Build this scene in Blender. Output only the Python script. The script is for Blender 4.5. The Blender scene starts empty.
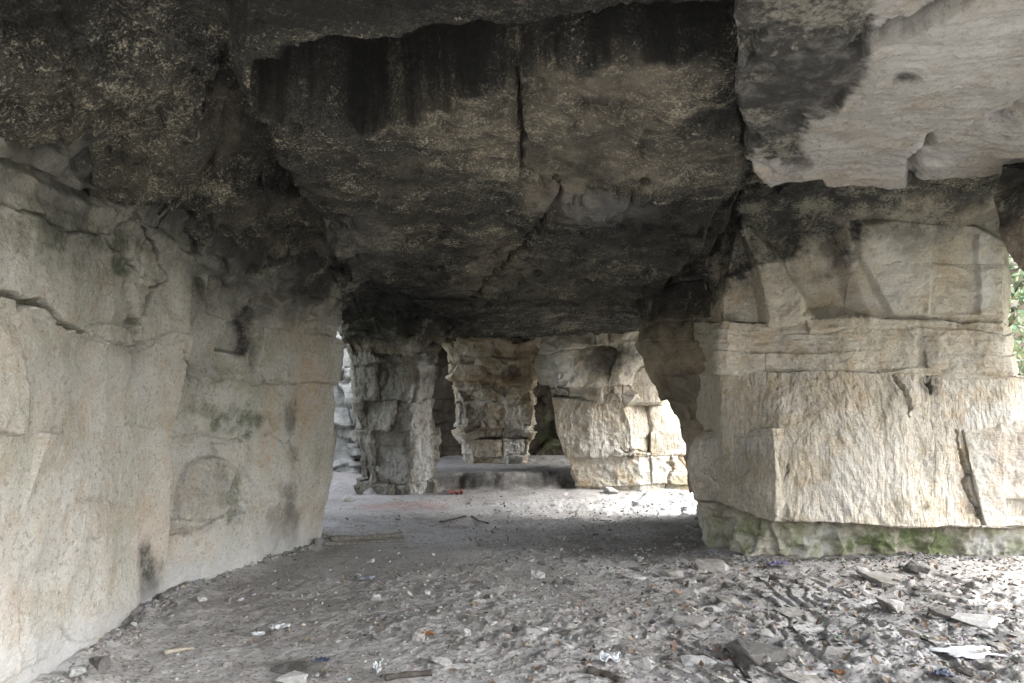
import bpy, bmesh, math, random
import numpy as np
from mathutils import Vector, Matrix
S = bpy.context.scene
COL = S.collection
random.seed(7)
R = math.radians

# ------------------------------------------------------------------ camera, world, sun, exposure
F, CX, HY, EYE = 800.0, 512.0, 400.0, 1.5          # focal length in pixels, image centre, horizon row, eye height
cam = bpy.data.cameras.new('camera'); cam_o = bpy.data.objects.new('camera', cam); COL.objects.link(cam_o)
cam_o.location = (0, 0, EYE); cam_o.rotation_euler = (R(90), 0, 0)
cam.sensor_width = 36; cam.lens = 36 * F / 1024; cam.shift_y = (HY - 341.5) / 1024
cam.clip_start = 0.05; cam.clip_end = 2000
S.camera = cam_o

SUN_EL, SUN_AZ = 44.0, 100.0      # elevation; azimuth clockwise from +Y
world = bpy.data.worlds.new('World'); S.world = world; world.use_nodes = True
wn = world.node_tree
sky = wn.nodes.new('ShaderNodeTexSky'); sky.sky_type = 'NISHITA'; sky.sun_disc = False
sky.sun_elevation = R(SUN_EL); sky.sun_rotation = R(SUN_AZ); sky.dust_density = 6.0; sky.air_density = 1.0; sky.ozone_density = 0.6
bg = wn.nodes['Background']; bg.inputs['Strength'].default_value = 0.15
hs = wn.nodes.new('ShaderNodeHueSaturation'); hs.inputs['Saturation'].default_value = .30      # thin bright cloud
wn.links.new(sky.outputs[0], hs.inputs['Color']); wn.links.new(hs.outputs[0], bg.inputs[0])
sun = bpy.data.lights.new('sun', 'SUN'); sun_o = bpy.data.objects.new('sun', sun); COL.objects.link(sun_o)
sun.energy = 0.5; sun.angle = R(60); sun.color = (1.0, 0.985, 0.96)
d = Vector((math.sin(R(SUN_AZ)) * math.cos(R(SUN_EL)), math.cos(R(SUN_AZ)) * math.cos(R(SUN_EL)), math.sin(R(SUN_EL))))
sun_o.rotation_euler = d.to_track_quat('Z', 'Y').to_euler(); sun_o.location = (20, 0, 30)
S.view_settings.view_transform = 'Standard'; S.view_settings.look = 'None'
S.view_settings.exposure = 3.3; S.view_settings.gamma = 1.0; S.view_settings.use_curve_mapping = False
S.view_settings.use_white_balance = True; S.view_settings.white_balance_temperature = 6250; S.view_settings.white_balance_tint = 10
S.render.engine = 'CYCLES'
cy = S.cycles
cy.use_denoising = True; cy.denoising_input_passes = 'RGB_ALBEDO_NORMAL'; cy.denoising_prefilter = 'NONE'; cy.denoising_quality = 'HIGH'; cy.max_bounces = 8; cy.diffuse_bounces = 7; cy.glossy_bounces = 2; cy.sample_clamp_indirect = 4.0
cy.caustics_reflective = False; cy.caustics_refractive = False

# ------------------------------------------------------------------ numpy noise
rng = np.random.default_rng(3)
NT = 64
TAB = rng.random((NT, NT, NT)).astype(np.float32) * 2 - 1
TF = TAB.ravel()
RND = rng.random(65536).astype(np.float32)

def vnoise(p):
    p = np.asarray(p, np.float32)
    i = np.floor(p); f = p - i; i = i.astype(np.int32)
    f = f * f * f * (f * (f * 6 - 15) + 10)
    x0 = (i[:, 0] & 63) << 12; x1 = ((i[:, 0] + 1) & 63) << 12
    y0 = (i[:, 1] & 63) << 6; y1 = ((i[:, 1] + 1) & 63) << 6
    z0 = i[:, 2] & 63; z1 = (i[:, 2] + 1) & 63
    fx, fy, fz = f[:, 0], f[:, 1], f[:, 2]
    a = TF[x0 + y0 + z0]; a = a + fz * (TF[x0 + y0 + z1] - a)
    b = TF[x0 + y1 + z0]; b = b + fz * (TF[x0 + y1 + z1] - b)
    c = TF[x1 + y0 + z0]; c = c + fz * (TF[x1 + y0 + z1] - c)
    e = TF[x1 + y1 + z0]; e = e + fz * (TF[x1 + y1 + z1] - e)
    a = a + fy * (b - a); c = c + fy * (e - c)
    return a + fx * (c - a)

ROTM = np.array([[0.8, 0.36, -0.48], [-0.6, 0.48, -0.64], [0.0, 0.8, 0.6]], np.float32)
def fbm(p, octv=4, gain=0.5, seed=0.0):
    q = np.asarray(p, np.float32) + np.float32(seed * 7.31)
    s = 0; a = 1.0; t = 0
    for k in range(octv):
        s = s + a * vnoise(q); t += a; a *= gain
        q = (q @ ROTM) * 2.03 + 3.7
    return s / t * 1.5

def sstep(a, b, x):
    t = np.clip((x - a) / (b - a), 0, 1); return t * t * (3 - 2 * t)

def hash3(i, j, k, s=0):
    h = (i.astype(np.int64) * 73856093) ^ (j.astype(np.int64) * 19349663) ^ (k.astype(np.int64) * 83492791) ^ (s * 2654435)
    return RND[(h ^ (h >> 13)) & 65535]

def blocks(p, w, h, amp, groove=0.02, gw=0.012, seed=0, ang=0.3, warp=0.08, tilt=0.0):
    """quarry blocks in beds: each block pushed in or out, open joints between them"""
    q = p.copy()
    for a in range(3):
        q[:, a] += warp * vnoise(p * np.float32(2.1) + 11 * a + seed) + 0.12 * warp * vnoise(p * np.float32(7.3) + 5 * a + seed)
    c, s = math.cos(ang), math.sin(ang)
    x = q[:, 0] * c + q[:, 1] * s; y = -q[:, 0] * s + q[:, 1] * c; z = q[:, 2] / h + seed * 0.37
    z = z + 0.25 * np.sin(z * 2.3)
    k = np.floor(z); fz = z - k
    o = hash3(k, k * 0, k * 0, seed); ww = w * (0.7 + 0.6 * o)
    xi = x / ww + o * 5; yi = y / ww + o * 3
    i = np.floor(xi); j = np.floor(yi); fx = xi - i; fy = yi - j
    r = hash3(i, j, k, seed + 1)
    out = amp * (r - 0.5) * 2
    if tilt:
        out = out + tilt * ((fx - .5) * (hash3(i, j, k, seed + 2) - .5) + (fy - .5) * (hash3(i, j, k, seed + 3) - .5) + (fz - .5) * (hash3(i, j, k, seed + 4) - .5)) * 2
    dz = np.minimum(fz, 1 - fz) * h; dx = np.minimum(fx, 1 - fx) * ww; dy = np.minimum(fy, 1 - fy) * ww
    dm = np.minimum(dz, np.minimum(dx, dy) * 1.3)
    return out - groove * (1 - sstep(0, gw, dm)) * sstep(-.25, .25, vnoise(p * np.float32(1.7) + seed * 3.1))

def ridge(p, octv=4, gain=.5, seed=0.0):
    return .6 - 2 * np.abs(fbm(p, octv, gain, seed))

def P(x, y, Y):
    """the point at depth Y seen at pixel (x, y)"""
    return ((x - CX) / F * Y, Y, EYE + (HY - y) / F * Y)

def pix(p):
    return CX + F * p[:, 0] / np.maximum(p[:, 1], .3), HY - F * (p[:, 2] - EYE) / np.maximum(p[:, 1], .3)

def seg_dist(px, py, line):
    """distance to a polyline and the position along it (0..1)"""
    best = np.full(px.shape, 1e9, np.float32); tt = np.zeros(px.shape, np.float32)
    n = len(line) - 1
    for k in range(n):
        (x0, y0), (x1, y1) = line[k][:2], line[k + 1][:2]
        dx, dy = x1 - x0, y1 - y0
        t = np.clip(((px - x0) * dx + (py - y0) * dy) / (dx * dx + dy * dy + 1e-9), 0, 1)
        dd = np.hypot(px - x0 - t * dx, py - y0 - t * dy)
        m = dd < best
        best[m] = dd[m]; tt[m] = ((k + t) / n)[m]
    return best, tt

def poly_sd(px, py, poly):
    """signed distance to a polygon, positive inside"""
    dmin = np.full(px.shape, 1e9, np.float32); ins = np.zeros(px.shape, bool)
    n = len(poly)
    for k in range(n):
        x0, y0 = poly[k]; x1, y1 = poly[(k + 1) % n]
        dx, dy = x1 - x0, y1 - y0
        t = np.clip(((px - x0) * dx + (py - y0) * dy) / (dx * dx + dy * dy + 1e-12), 0, 1)
        dmin = np.minimum(dmin, np.hypot(px - x0 - t * dx, py - y0 - t * dy))
        c = ((y0 > py) != (y1 > py)) & (px < (x1 - x0) * (py - y0) / (y1 - y0 + 1e-12) + x0)
        ins ^= c
    return np.where(ins, dmin, -dmin)

# ------------------------------------------------------------------ mesh helpers
def mesh_np(name, V, quads=None, tris=None, mat=None, parent=None, smooth=True, attr=None):
    V = np.ascontiguousarray(V, np.float32)
    me = bpy.data.meshes.new(name)
    loops, starts, n = [], [], 0
    if quads is not None and len(quads):
        loops.append(np.asarray(quads, np.int32).ravel()); starts.append(np.arange(len(quads), dtype=np.int32) * 4); n = len(quads) * 4
    if tris is not None and len(tris):
        loops.append(np.asarray(tris, np.int32).ravel()); starts.append(np.arange(len(tris), dtype=np.int32) * 3 + n)
    loops = np.concatenate(loops); starts = np.concatenate(starts)
    me.vertices.add(len(V)); me.vertices.foreach_set('co', V.ravel())
    me.loops.add(len(loops)); me.loops.foreach_set('vertex_index', loops)
    me.polygons.add(len(starts)); me.polygons.foreach_set('loop_start', starts)
    if smooth: me.polygons.foreach_set('use_smooth', np.ones(len(starts), bool))
    if attr is not None:
        a = me.attributes.new('stain_light', 'FLOAT_COLOR', 'POINT'); a.data.foreach_set('color', np.ascontiguousarray(attr, np.float32).ravel())
    me.update(calc_edges=True); me.validate()
    if mat: me.materials.append(mat)
    o = bpy.data.objects.new(name, me); COL.objects.link(o)
    if parent: o.parent = parent
    return o

def vnormals(V, quads, tris=None):
    N = np.zeros((len(V), 3), np.float64)
    for f, k in ((quads, 4), (tris, 3)):
        if f is None or not len(f): continue
        f = np.asarray(f)
        if k == 4: fn = np.cross(V[f[:, 2]] - V[f[:, 0]], V[f[:, 3]] - V[f[:, 1]])
        else: fn = np.cross(V[f[:, 1]] - V[f[:, 0]], V[f[:, 2]] - V[f[:, 0]])
        for a in range(3):
            for c in range(k):
                N[:, a] += np.bincount(f[:, c], fn[:, a], len(V))
    return N / (np.linalg.norm(N, axis=1, keepdims=True) + 1e-12)

def grid_quads(nr, nc, wrap=False):
    c = nc if wrap else nc - 1
    i, j = np.meshgrid(np.arange(nr - 1), np.arange(c), indexing='ij')
    j2 = (j + 1) % nc
    return np.stack([i * nc + j, i * nc + j2, (i + 1) * nc + j2, (i + 1) * nc + j], -1).reshape(-1, 4)

def stain_light_attr(V, stains_light, soft=0.5):
    A = np.zeros((len(V), 4), np.float32)
    if stains_light:
        px, py = pix(V)
        nz = fbm(V * 5, 4, .6, 2.0)
        for (x, y, rx, ry, ch, st) in stains_light:
            r = np.hypot((px - x) / rx, (py - y) / ry) + nz * 0.55
            A[:, ch] = np.maximum(A[:, ch], st * (1 - sstep(1 - soft, 1 + soft * .4, r)))
    return A

def loft(name, levels, mat, parent=None, disp=None, n_ring=300, n_lev=150, weights=None, caps=(8, 8), rnd=3, stains_light=None, cap_end=0.0, smooth=True, lev_smooth=0):
    """closed rock body through rings of corner points, one ring per bed, then displaced"""
    L = np.array(levels, np.float64)
    a = L[0]; area = np.sum(a[:, 0] * np.roll(a[:, 1], -1) - np.roll(a[:, 0], -1) * a[:, 1])
    K = L.shape[1]
    w = np.ones(K) if weights is None else np.array(weights, float)
    if area < 0:
        L = L[:, ::-1]; w = np.roll(w[::-1], -1)
    seglen = np.linalg.norm(np.roll(L, -1, 1) - L, axis=2).mean(0)
    den = seglen * w; cnt = np.maximum(2, np.round(den / den.sum() * n_ring).astype(int)); nr = int(cnt.sum())
    rings = []
    for k in range(K):
        t = (np.arange(cnt[k]) / cnt[k])[None, :, None]
        rings.append(L[:, k:k + 1] * (1 - t) + L[:, (k + 1) % K][:, None] * t)
    Rg = np.concatenate(rings, 1)
    for _ in range(rnd):
        Rg = (np.roll(Rg, 1, 1) + 2 * Rg + np.roll(Rg, -1, 1)) / 4
    dl = np.linalg.norm(np.diff(Rg, axis=0), axis=2).mean(1)
    s = np.concatenate([[0], np.cumsum(dl)]); s /= s[-1]
    u = np.linspace(0, 1, n_lev)
    k = np.clip(np.searchsorted(s, u, 'right') - 1, 0, len(s) - 2)
    t = ((u - s[k]) / (s[k + 1] - s[k]))[:, None, None]
    side = Rg[k] * (1 - t) + Rg[k + 1] * t
    for _ in range(lev_smooth):
        side[1:-1] = (side[:-2] + 2 * side[1:-1] + side[2:]) / 4
    def cap(ring, n):
        c = ring.mean(0); f = (1 - np.linspace(1, 0, n + 1)[:-1] ** 1.0)[1:] if n > 1 else np.array([])
        f = f ** 1.5
        return [ring * (1 - x) + c * x for x in f], c
    cb, c0 = cap(side[0], caps[0]); ct, c1 = cap(side[-1], caps[1])
    rows = cb[::-1] + list(side) + ct
    V = np.concatenate(rows + [c0[None], c1[None]], 0)
    n = len(rows)
    Q = grid_quads(n, nr, True)
    j = np.arange(nr); j2 = (j + 1) % nr; iB = n * nr; iT = iB + 1
    T = np.concatenate([np.stack([np.full(nr, iB), j2, j], 1), np.stack([(n - 1) * nr + j, (n - 1) * nr + j2, np.full(nr, iT)], 1)])
    N = vnormals(V, Q, T)
    if disp is not None:
        V = V + N * disp(V.astype(np.float32))[:, None]
    return mesh_np(name, V, Q, T, mat, parent, smooth, stain_light_attr(V.astype(np.float32), stains_light))

def thing(name, label, cat, loc=(0, 0, 0), group=None):
    o = bpy.data.objects.new(name, None); COL.objects.link(o); o.location = loc
    o.empty_display_size = .2
    o['label'] = label; o['category'] = cat
    if group: o['group'] = group
    bpy.context.view_layer.update()
    return o

def adopt(o, parent):
    o.parent = parent; o.matrix_parent_inverse = Matrix.Translation(parent.location).inverted()
    return o

def tag(o, label, cat, group=None):
    o['label'] = label; o['category'] = cat
    if group: o['group'] = group
    return o

# ------------------------------------------------------------------ materials
class NB:
    def __init__(self, name):
        self.m = bpy.data.materials.new(name); self.m.use_nodes = True
        self.t = self.m.node_tree; self.n = self.t.nodes; self.b = self.n['Principled BSDF']
        self.pos = self.n.new('ShaderNodeNewGeometry').outputs['Position']
    def link(self, a, b): self.t.links.new(a, b)
    def setin(self, sock, v):
        if hasattr(v, 'links') or hasattr(v, 'is_linked'): self.link(v, sock)
        elif isinstance(v, (tuple, list)) and len(v) == 3 and sock.type == 'RGBA': sock.default_value = (*v, 1)
        else: sock.default_value = v
    def map(self, scale=(1, 1, 1), rot=(0, 0, 0), src=None):
        n = self.n.new('ShaderNodeMapping'); n.inputs['Scale'].default_value = scale; n.inputs['Rotation'].default_value = rot
        self.link(src or self.pos, n.inputs['Vector']); return n.outputs[0]
    def noise(self, scale, detail=4, rough=.55, vec=None, dist=0.0, color=False):
        n = self.n.new('ShaderNodeTexNoise'); n.inputs['Scale'].default_value = scale; n.inputs['Detail'].default_value = detail
        n.inputs['Roughness'].default_value = rough; n.inputs['Distortion'].default_value = dist
        self.link(vec or self.pos, n.inputs['Vector']); return n.outputs['Color' if color else 'Fac']
    def voro(self, scale, vec=None, feature='F1', out='Distance'):
        n = self.n.new('ShaderNodeTexVoronoi'); n.feature = feature; n.inputs['Scale'].default_value = scale
        self.link(vec or self.pos, n.inputs['Vector']); return n.outputs[out]
    def ramp(self, f, a, b, lo=0.0, hi=1.0):
        n = self.n.new('ShaderNodeMapRange'); n.interpolation_type = 'SMOOTHSTEP'
        self.setin(n.inputs[0], f); n.inputs[1].default_value = a; n.inputs[2].default_value = b; n.inputs[3].default_value = lo; n.inputs[4].default_value = hi
        return n.outputs[0]
    def math(self, op, a, b=0.0, clamp=False):
        n = self.n.new('ShaderNodeMath'); n.operation = op; n.use_clamp = clamp
        self.setin(n.inputs[0], a); self.setin(n.inputs[1], b); return n.outputs[0]
    def mix(self, f, a, b, mode='MIX'):
        n = self.n.new('ShaderNodeMix'); n.data_type = 'RGBA'; n.blend_type = mode
        self.setin(n.inputs[0], f); self.setin(n.inputs[6], a); self.setin(n.inputs[7], b); return n.outputs[2]
    def attr(self, name='stain_light'):
        n = self.n.new('ShaderNodeAttribute'); n.attribute_name = name
        s = self.n.new('ShaderNodeSeparateColor'); self.link(n.outputs['Color'], s.inputs[0])
        return s.outputs[0], s.outputs[1], s.outputs[2], n.outputs['Alpha'], n.outputs['Color']
    def sep(self, v):
        n = self.n.new('ShaderNodeSeparateXYZ'); self.link(v, n.inputs[0]); return n.outputs
    def bump(self, h, dist, strength=1.0, prev=None):
        n = self.n.new('ShaderNodeBump'); n.inputs['Distance'].default_value = dist; n.inputs['Strength'].default_value = strength
        self.setin(n.inputs['Height'], h)
        if prev is not None: self.link(prev, n.inputs['Normal'])
        return n.outputs[0]
    def done(self, col, rough=.92, normal=None, spec=.15):
        self.setin(self.b.inputs['Base Color'], col); self.setin(self.b.inputs['Roughness'], rough)
        self.b.inputs['Specular IOR Level'].default_value = spec
        if normal is not None: self.link(normal, self.b.inputs['Normal'])
        return self.m

def rock_mat(name, c0, c1, c2, soot=(9, 10), soot_noise=.5, soot_col=(.035, .034, .032), moss_z=None, chisel=None, strata=.35, streak=.35, bump=1.0, speck=.5, iron=(.33, .215, .115), moss=(.115, .15, .065), dust=.0, stains_light=True, tint=0.0):
    b = NB(name)
    n1 = b.noise(1.1, 6, .62); n2 = b.noise(5.0, 8, .66); n3 = b.noise(32, 6, .7)
    col = b.mix(b.ramp(n1, .35, .66), c0, c1)
    col = b.mix(b.math('MULTIPLY', b.ramp(n2, .47, .62), .8), col, c2)
    st = b.noise(1.0, 7, .6, b.map((.7, .7, 11)))
    col = b.mix(b.math('MULTIPLY', b.ramp(st, .5, .72), strata), col, (c2[0] * .62, c2[1] * .55, c2[2] * .46))
    dr = b.noise(1.0, 6, .6, b.map((5, 5, .45)))
    col = b.mix(b.math('MULTIPLY', b.ramp(dr, .55, .75), streak), col, (.13, .125, .105))
    if tint:
        col = b.mix(b.math('MULTIPLY', b.ramp(b.noise(.8, 5, .6, b.map((1.3, 1.3, .8))), .52, .64), tint), col, (.40, .30, .225))
        col = b.mix(b.math('MULTIPLY', b.ramp(b.noise(1.1, 6, .65, b.map((1, 1, 1), (.5, .9, .2))), .53, .64), tint), col, (.235, .25, .185))
        col = b.mix(b.math('MULTIPLY', b.ramp(b.noise(1.6, 7, .7, b.map((1, 1, .6), (.2, .4, .9))), .55, .63), tint * .8), col, (.42, .415, .40))
    # specks, pits and fine grain of the stone
    col = b.mix(b.math('MULTIPLY', b.ramp(n3, .52, .64), speck), col, (c0[0] * .45, c0[1] * .43, c0[2] * .4))
    col = b.mix(b.math('MULTIPLY', b.ramp(b.noise(75, 4, .6), .52, .64), speck * .6), col, (min(.62, c1[0] * 1.35), min(.6, c1[1] * 1.35), min(.57, c1[2] * 1.35)))
    sr, sg, sb, sa = b.attr()[:4] if stains_light else (0.0, 0.0, 0.0, 0.0)
    n4 = b.noise(9, 7, .7)
    pit = b.math('MULTIPLY', b.ramp(b.voro(13, b.map((1, 1, 1.3))), .16, .07), b.ramp(b.noise(3.5, 4, .6), .5, .6))
    col = b.mix(b.math('MULTIPLY', pit, .55 * min(1, speck * 1.6)), col, (.13, .12, .10))
    col = b.mix(b.math('MULTIPLY', sa, b.ramp(n4, .3, .6, .35, 1.0)), col, (.47, .47, .455))
    col = b.mix(b.math('MULTIPLY', sb, b.ramp(b.noise(14, 8, .75), .42, .58, .15, .9)), col, iron)
    col = b.mix(b.math('MULTIPLY', sg, b.ramp(n2, .38, .58, .1, 1.0)), col, b.mix(b.ramp(n3, .4, .65), moss, (moss[0] * .5, moss[1] * .5, moss[2] * .6)))
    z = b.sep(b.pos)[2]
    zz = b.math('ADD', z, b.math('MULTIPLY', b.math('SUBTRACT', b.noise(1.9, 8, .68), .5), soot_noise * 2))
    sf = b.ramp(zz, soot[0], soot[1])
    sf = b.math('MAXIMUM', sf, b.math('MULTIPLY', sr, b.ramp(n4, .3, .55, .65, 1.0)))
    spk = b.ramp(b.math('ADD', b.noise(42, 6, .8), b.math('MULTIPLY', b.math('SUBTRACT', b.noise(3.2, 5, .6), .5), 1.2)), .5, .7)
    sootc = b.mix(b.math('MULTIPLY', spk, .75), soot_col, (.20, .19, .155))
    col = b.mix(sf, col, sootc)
    if moss_z:
        mz = b.math('ADD', z, b.math('MULTIPLY', b.math('SUBTRACT', b.noise(2.5, 6, .6), .5), .8))
        col = b.mix(b.math('MULTIPLY', b.ramp(mz, moss_z[1], moss_z[0]), b.ramp(n2, .42, .66, 0, .75)), col, (.17, .195, .095))
    if dust:
        mz = b.math('ADD', z, b.math('MULTIPLY', b.math('SUBTRACT', b.noise(3, 6, .6), .5), .3))
        col = b.mix(b.math('MULTIPLY', b.ramp(mz, dust, 0.0), .8), col, (.34, .34, .335))
    nm = b.bump(b.noise(7, 9, .68), .05, .55 * bump)
    nm = b.bump(b.noise(38, 6, .72), .012, .8 * bump, nm)
    nm = b.bump(b.ramp(b.voro(22), .0, .22), .006, .5 * bump, nm)
    if strata: nm = b.bump(st, .03, .6 * bump, nm)
    if chisel:
        ch = b.noise(1.0, 5, .6, b.map(chisel[0], chisel[1]), .6)
        chh = b.ramp(ch, .36, .62)
        nm = b.bump(chh, chisel[2], .9, nm)
        col = b.mix(b.math('MULTIPLY', b.ramp(ch, .46, .34), .16), col, (.24, .20, .15))
    return b.done(col, .93, nm)

PALE = ((.40, .345, .265), (.47, .44, .385), (.36, .285, .19))
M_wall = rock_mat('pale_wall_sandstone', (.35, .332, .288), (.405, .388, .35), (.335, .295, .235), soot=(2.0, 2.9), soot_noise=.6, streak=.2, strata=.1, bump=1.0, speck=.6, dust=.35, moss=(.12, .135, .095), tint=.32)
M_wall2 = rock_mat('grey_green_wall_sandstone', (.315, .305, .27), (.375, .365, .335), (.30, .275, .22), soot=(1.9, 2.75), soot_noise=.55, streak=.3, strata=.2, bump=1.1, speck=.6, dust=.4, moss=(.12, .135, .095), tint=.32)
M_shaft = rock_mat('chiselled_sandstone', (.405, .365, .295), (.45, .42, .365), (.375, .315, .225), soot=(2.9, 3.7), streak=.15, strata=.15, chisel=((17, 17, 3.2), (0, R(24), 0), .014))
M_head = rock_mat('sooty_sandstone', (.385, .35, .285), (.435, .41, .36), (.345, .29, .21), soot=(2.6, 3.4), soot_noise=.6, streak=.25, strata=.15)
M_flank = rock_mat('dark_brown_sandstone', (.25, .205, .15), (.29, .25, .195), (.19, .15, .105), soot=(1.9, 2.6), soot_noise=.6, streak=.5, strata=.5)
M_base = rock_mat('mossy_base_rock', (.36, .33, .26), (.42, .40, .34), (.30, .26, .19), moss_z=(.2, .55), streak=.3)
M_mid = rock_mat('bedded_sandstone', (.40, .345, .25), (.46, .435, .38), (.34, .25, .15), soot=(2.5, 3.2), soot_noise=.6, streak=.4, strata=.5)
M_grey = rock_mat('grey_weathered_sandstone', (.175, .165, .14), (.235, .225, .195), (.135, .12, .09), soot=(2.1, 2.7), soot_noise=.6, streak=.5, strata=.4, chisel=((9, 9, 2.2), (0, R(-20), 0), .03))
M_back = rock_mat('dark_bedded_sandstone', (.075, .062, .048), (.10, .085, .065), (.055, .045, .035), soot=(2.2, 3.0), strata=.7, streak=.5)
M_out = rock_mat('bleached_rock', (.22, .22, .205), (.28, .28, .27), (.14, .14, .12), strata=.6, streak=.6)
M_slab = rock_mat('pale_roof_sandstone', (.24, .23, .21), (.28, .27, .25), (.225, .20, .165), strata=.0, streak=.0, speck=.5, bump=1.0)
M_stone = rock_mat('loose_stone', (.21, .20, .18), (.27, .26, .245), (.16, .145, .125), strata=.1, streak=.0, bump=.7, stains_light=False)
M_stone_d = rock_mat('dark_loose_stone', (.09, .086, .08), (.14, .135, .125), (.07, .062, .052), strata=.2, streak=.0, bump=.8, stains_light=False)
M_stone_p = rock_mat('pale_loose_stone', (.29, .285, .27), (.37, .365, .355), (.23, .22, .20), strata=.0, streak=.0, bump=.6, stains_light=False)

def roof_mat():
    b = NB('sooty_roof_rock')
    sr, sg, sb, sa, _ = b.attr()
    vec = b.map((1, 1, 1), (0, 0, R(-35)))
    stre = b.map((1.6, 7, 5), (0, 0, R(-28)))
    n1 = b.noise(.9, 7, .65); n2 = b.noise(15, 10, .85); n4 = b.noise(4, 7, .7)
    fine = b.math('ADD', b.math('MULTIPLY', b.noise(75, 4, .7), .62), b.math('MULTIPLY', b.noise(26, 6, .75), .38))
    mid = b.noise(1.0, 8, .72, b.map((5, 15, 10), (0, 0, R(-28))))
    big_ = b.noise(1.7, 6, .6)
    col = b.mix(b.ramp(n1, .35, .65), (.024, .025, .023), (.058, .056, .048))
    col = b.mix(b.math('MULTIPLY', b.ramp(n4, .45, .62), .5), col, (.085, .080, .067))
    pale = b.mix(b.ramp(n4, .4, .65), (.23, .215, .17), (.38, .345, .26))
    f = b.math('ADD', b.math('ADD', b.math('MULTIPLY', b.math('SUBTRACT', fine, .27), 2.2), b.math('MULTIPLY', b.math('SUBTRACT', mid, .5), .9)), b.math('MULTIPLY', b.math('SUBTRACT', big_, .5), .9))
    f = b.math('ADD', f, b.math('MULTIPLY', sa, .11))
    f = b.ramp(f, .56, .80)
    col = b.mix(b.math('MULTIPLY', f, .9), col, pale)
    gr = b.ramp(b.math('ADD', b.math('MULTIPLY', b.noise(120, 3, .7), .6), b.math('MULTIPLY', b.noise(48, 4, .75), .4)), .40, .60, .45, 1.75)
    gm = b.n.new('ShaderNodeVectorMath'); gm.operation = 'SCALE'; b.link(col, gm.inputs[0]); b.link(gr, gm.inputs['Scale']); col = gm.outputs[0]
    col = b.mix(b.math('MULTIPLY', sa, b.ramp(n4, .3, .62, .15, .85)), col, (.27, .235, .18))
    col = b.mix(b.math('MULTIPLY', sb, b.ramp(n4, .3, .6, .4, .9)), col, (.17, .165, .16))
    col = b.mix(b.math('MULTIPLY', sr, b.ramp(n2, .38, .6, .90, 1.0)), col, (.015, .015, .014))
    nm = b.bump(n4, .06, .7)
    nm = b.bump(b.noise(1.0, 8, .7, stre), .05, .9, nm)
    nm = b.bump(n2, .03, .8, nm)
    nm = b.bump(b.noise(60, 4, .7), .006, .7, nm)
    return b.done(col, .9, nm, .2)
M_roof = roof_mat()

def ground_mat():
    b = NB('dirt_floor')
    sr, sg, sb, sa, _ = b.attr()
    n1 = b.noise(.8, 6, .6); n2 = b.noise(6, 8, .7); n3 = b.noise(40, 6, .72)
    col = b.mix(b.ramp(n1, .35, .65), (.265, .252, .236), (.33, .32, .307))
    col = b.mix(b.math('MULTIPLY', b.ramp(n2, .45, .7), .6), col, (.20, .185, .165))
    col = b.mix(b.math('MULTIPLY', b.ramp(b.noise(1.9, 7, .7), .5, .62), .4), col, (.17, .158, .142))
    col = b.mix(b.math('MULTIPLY', b.ramp(n3, .55, .68), .35), col, (.40, .39, .375))
    col = b.mix(b.math('MULTIPLY', b.ramp(n3, .45, .34), .45), col, (.095, .085, .07))
    v = b.voro(55, out='Color'); vs = b.sep(v)[0]
    col = b.mix(b.math('MULTIPLY', b.ramp(vs, .9, .93), .4), col, (.44, .43, .41))
    col = b.mix(b.math('MULTIPLY', b.ramp(vs, .14, .1), .5), col, (.07, .06, .05))
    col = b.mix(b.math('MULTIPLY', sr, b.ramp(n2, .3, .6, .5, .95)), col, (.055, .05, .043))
    col = b.mix(b.math('MULTIPLY', sg, b.ramp(n2, .35, .6, .2, .9)), col, (.33, .33, .33))
    col = b.mix(b.math('MULTIPLY', sb, b.ramp(n2, .35, .6, .3, .7)), col, (.26, .14, .13))
    col = b.mix(b.math('MULTIPLY', sa, b.ramp(n3, .35, .6, .3, 1)), col, b.mix(b.ramp(n2, .4, .6), (.05, .085, .02), (.12, .13, .05)))
    nm = b.bump(n2, .03, .5); nm = b.bump(n3, .010, .7, nm); nm = b.bump(b.ramp(b.voro(55), 0, .5), .005, .35, nm)
    nm = b.bump(b.noise(140, 3, .6), .003, .5, nm)
    return b.done(col, .95, nm, .12)
M_ground = ground_mat()

def plain_mat(name, c, rough=.7, var=.25, spec=.3, bump=.0):
    b = NB(name)
    n = b.noise(30, 5, .6)
    col = b.mix(b.ramp(n, .35, .65), tuple(x * (1 - var) for x in c), c)
    nm = b.bump(b.noise(80, 4, .6), .004, bump) if bump else None
    return b.done(col, rough, nm, spec)

def tint_mat(name, rough=.9, bump=.5):
    b = NB(name); c = b.attr()[4]
    n = b.noise(60, 5, .7)
    col = b.mix(b.ramp(n, .35, .7, 0, .6), c, (.12, .11, .095))
    nm = b.bump(b.noise(70, 4, .7), .008, bump)
    return b.done(col, rough, nm, .12)
M_gravel = tint_mat('gravel'); M_leaf = tint_mat('dead_leaf', .8, .2)
M_green = tint_mat('green_leaf', .6, .0)
_t = M_green.node_tree; _tr = _t.nodes.new('ShaderNodeBsdfTranslucent'); _mx = _t.nodes.new('ShaderNodeMixShader'); _mx.inputs[0].default_value = .45
_b = _t.nodes['Principled BSDF']; _t.links.new(_b.inputs['Base Color'].links[0].from_socket, _tr.inputs[0])
_t.links.new(_b.outputs[0], _mx.inputs[1]); _t.links.new(_tr.outputs[0], _mx.inputs[2]); _t.links.new(_mx.outputs[0], _t.nodes['Material Output'].inputs[0])
M_bark = plain_mat('bark', (.14, .11, .08), .9, .5, .1, .6)
M_paper = plain_mat('white_paper', (.52, .53, .54), .7, .2)
M_purple = plain_mat('purple_foil', (.15, .125, .24), .35, .3)
M_red = plain_mat('red_foil', (.30, .09, .075), .4, .3)
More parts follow.
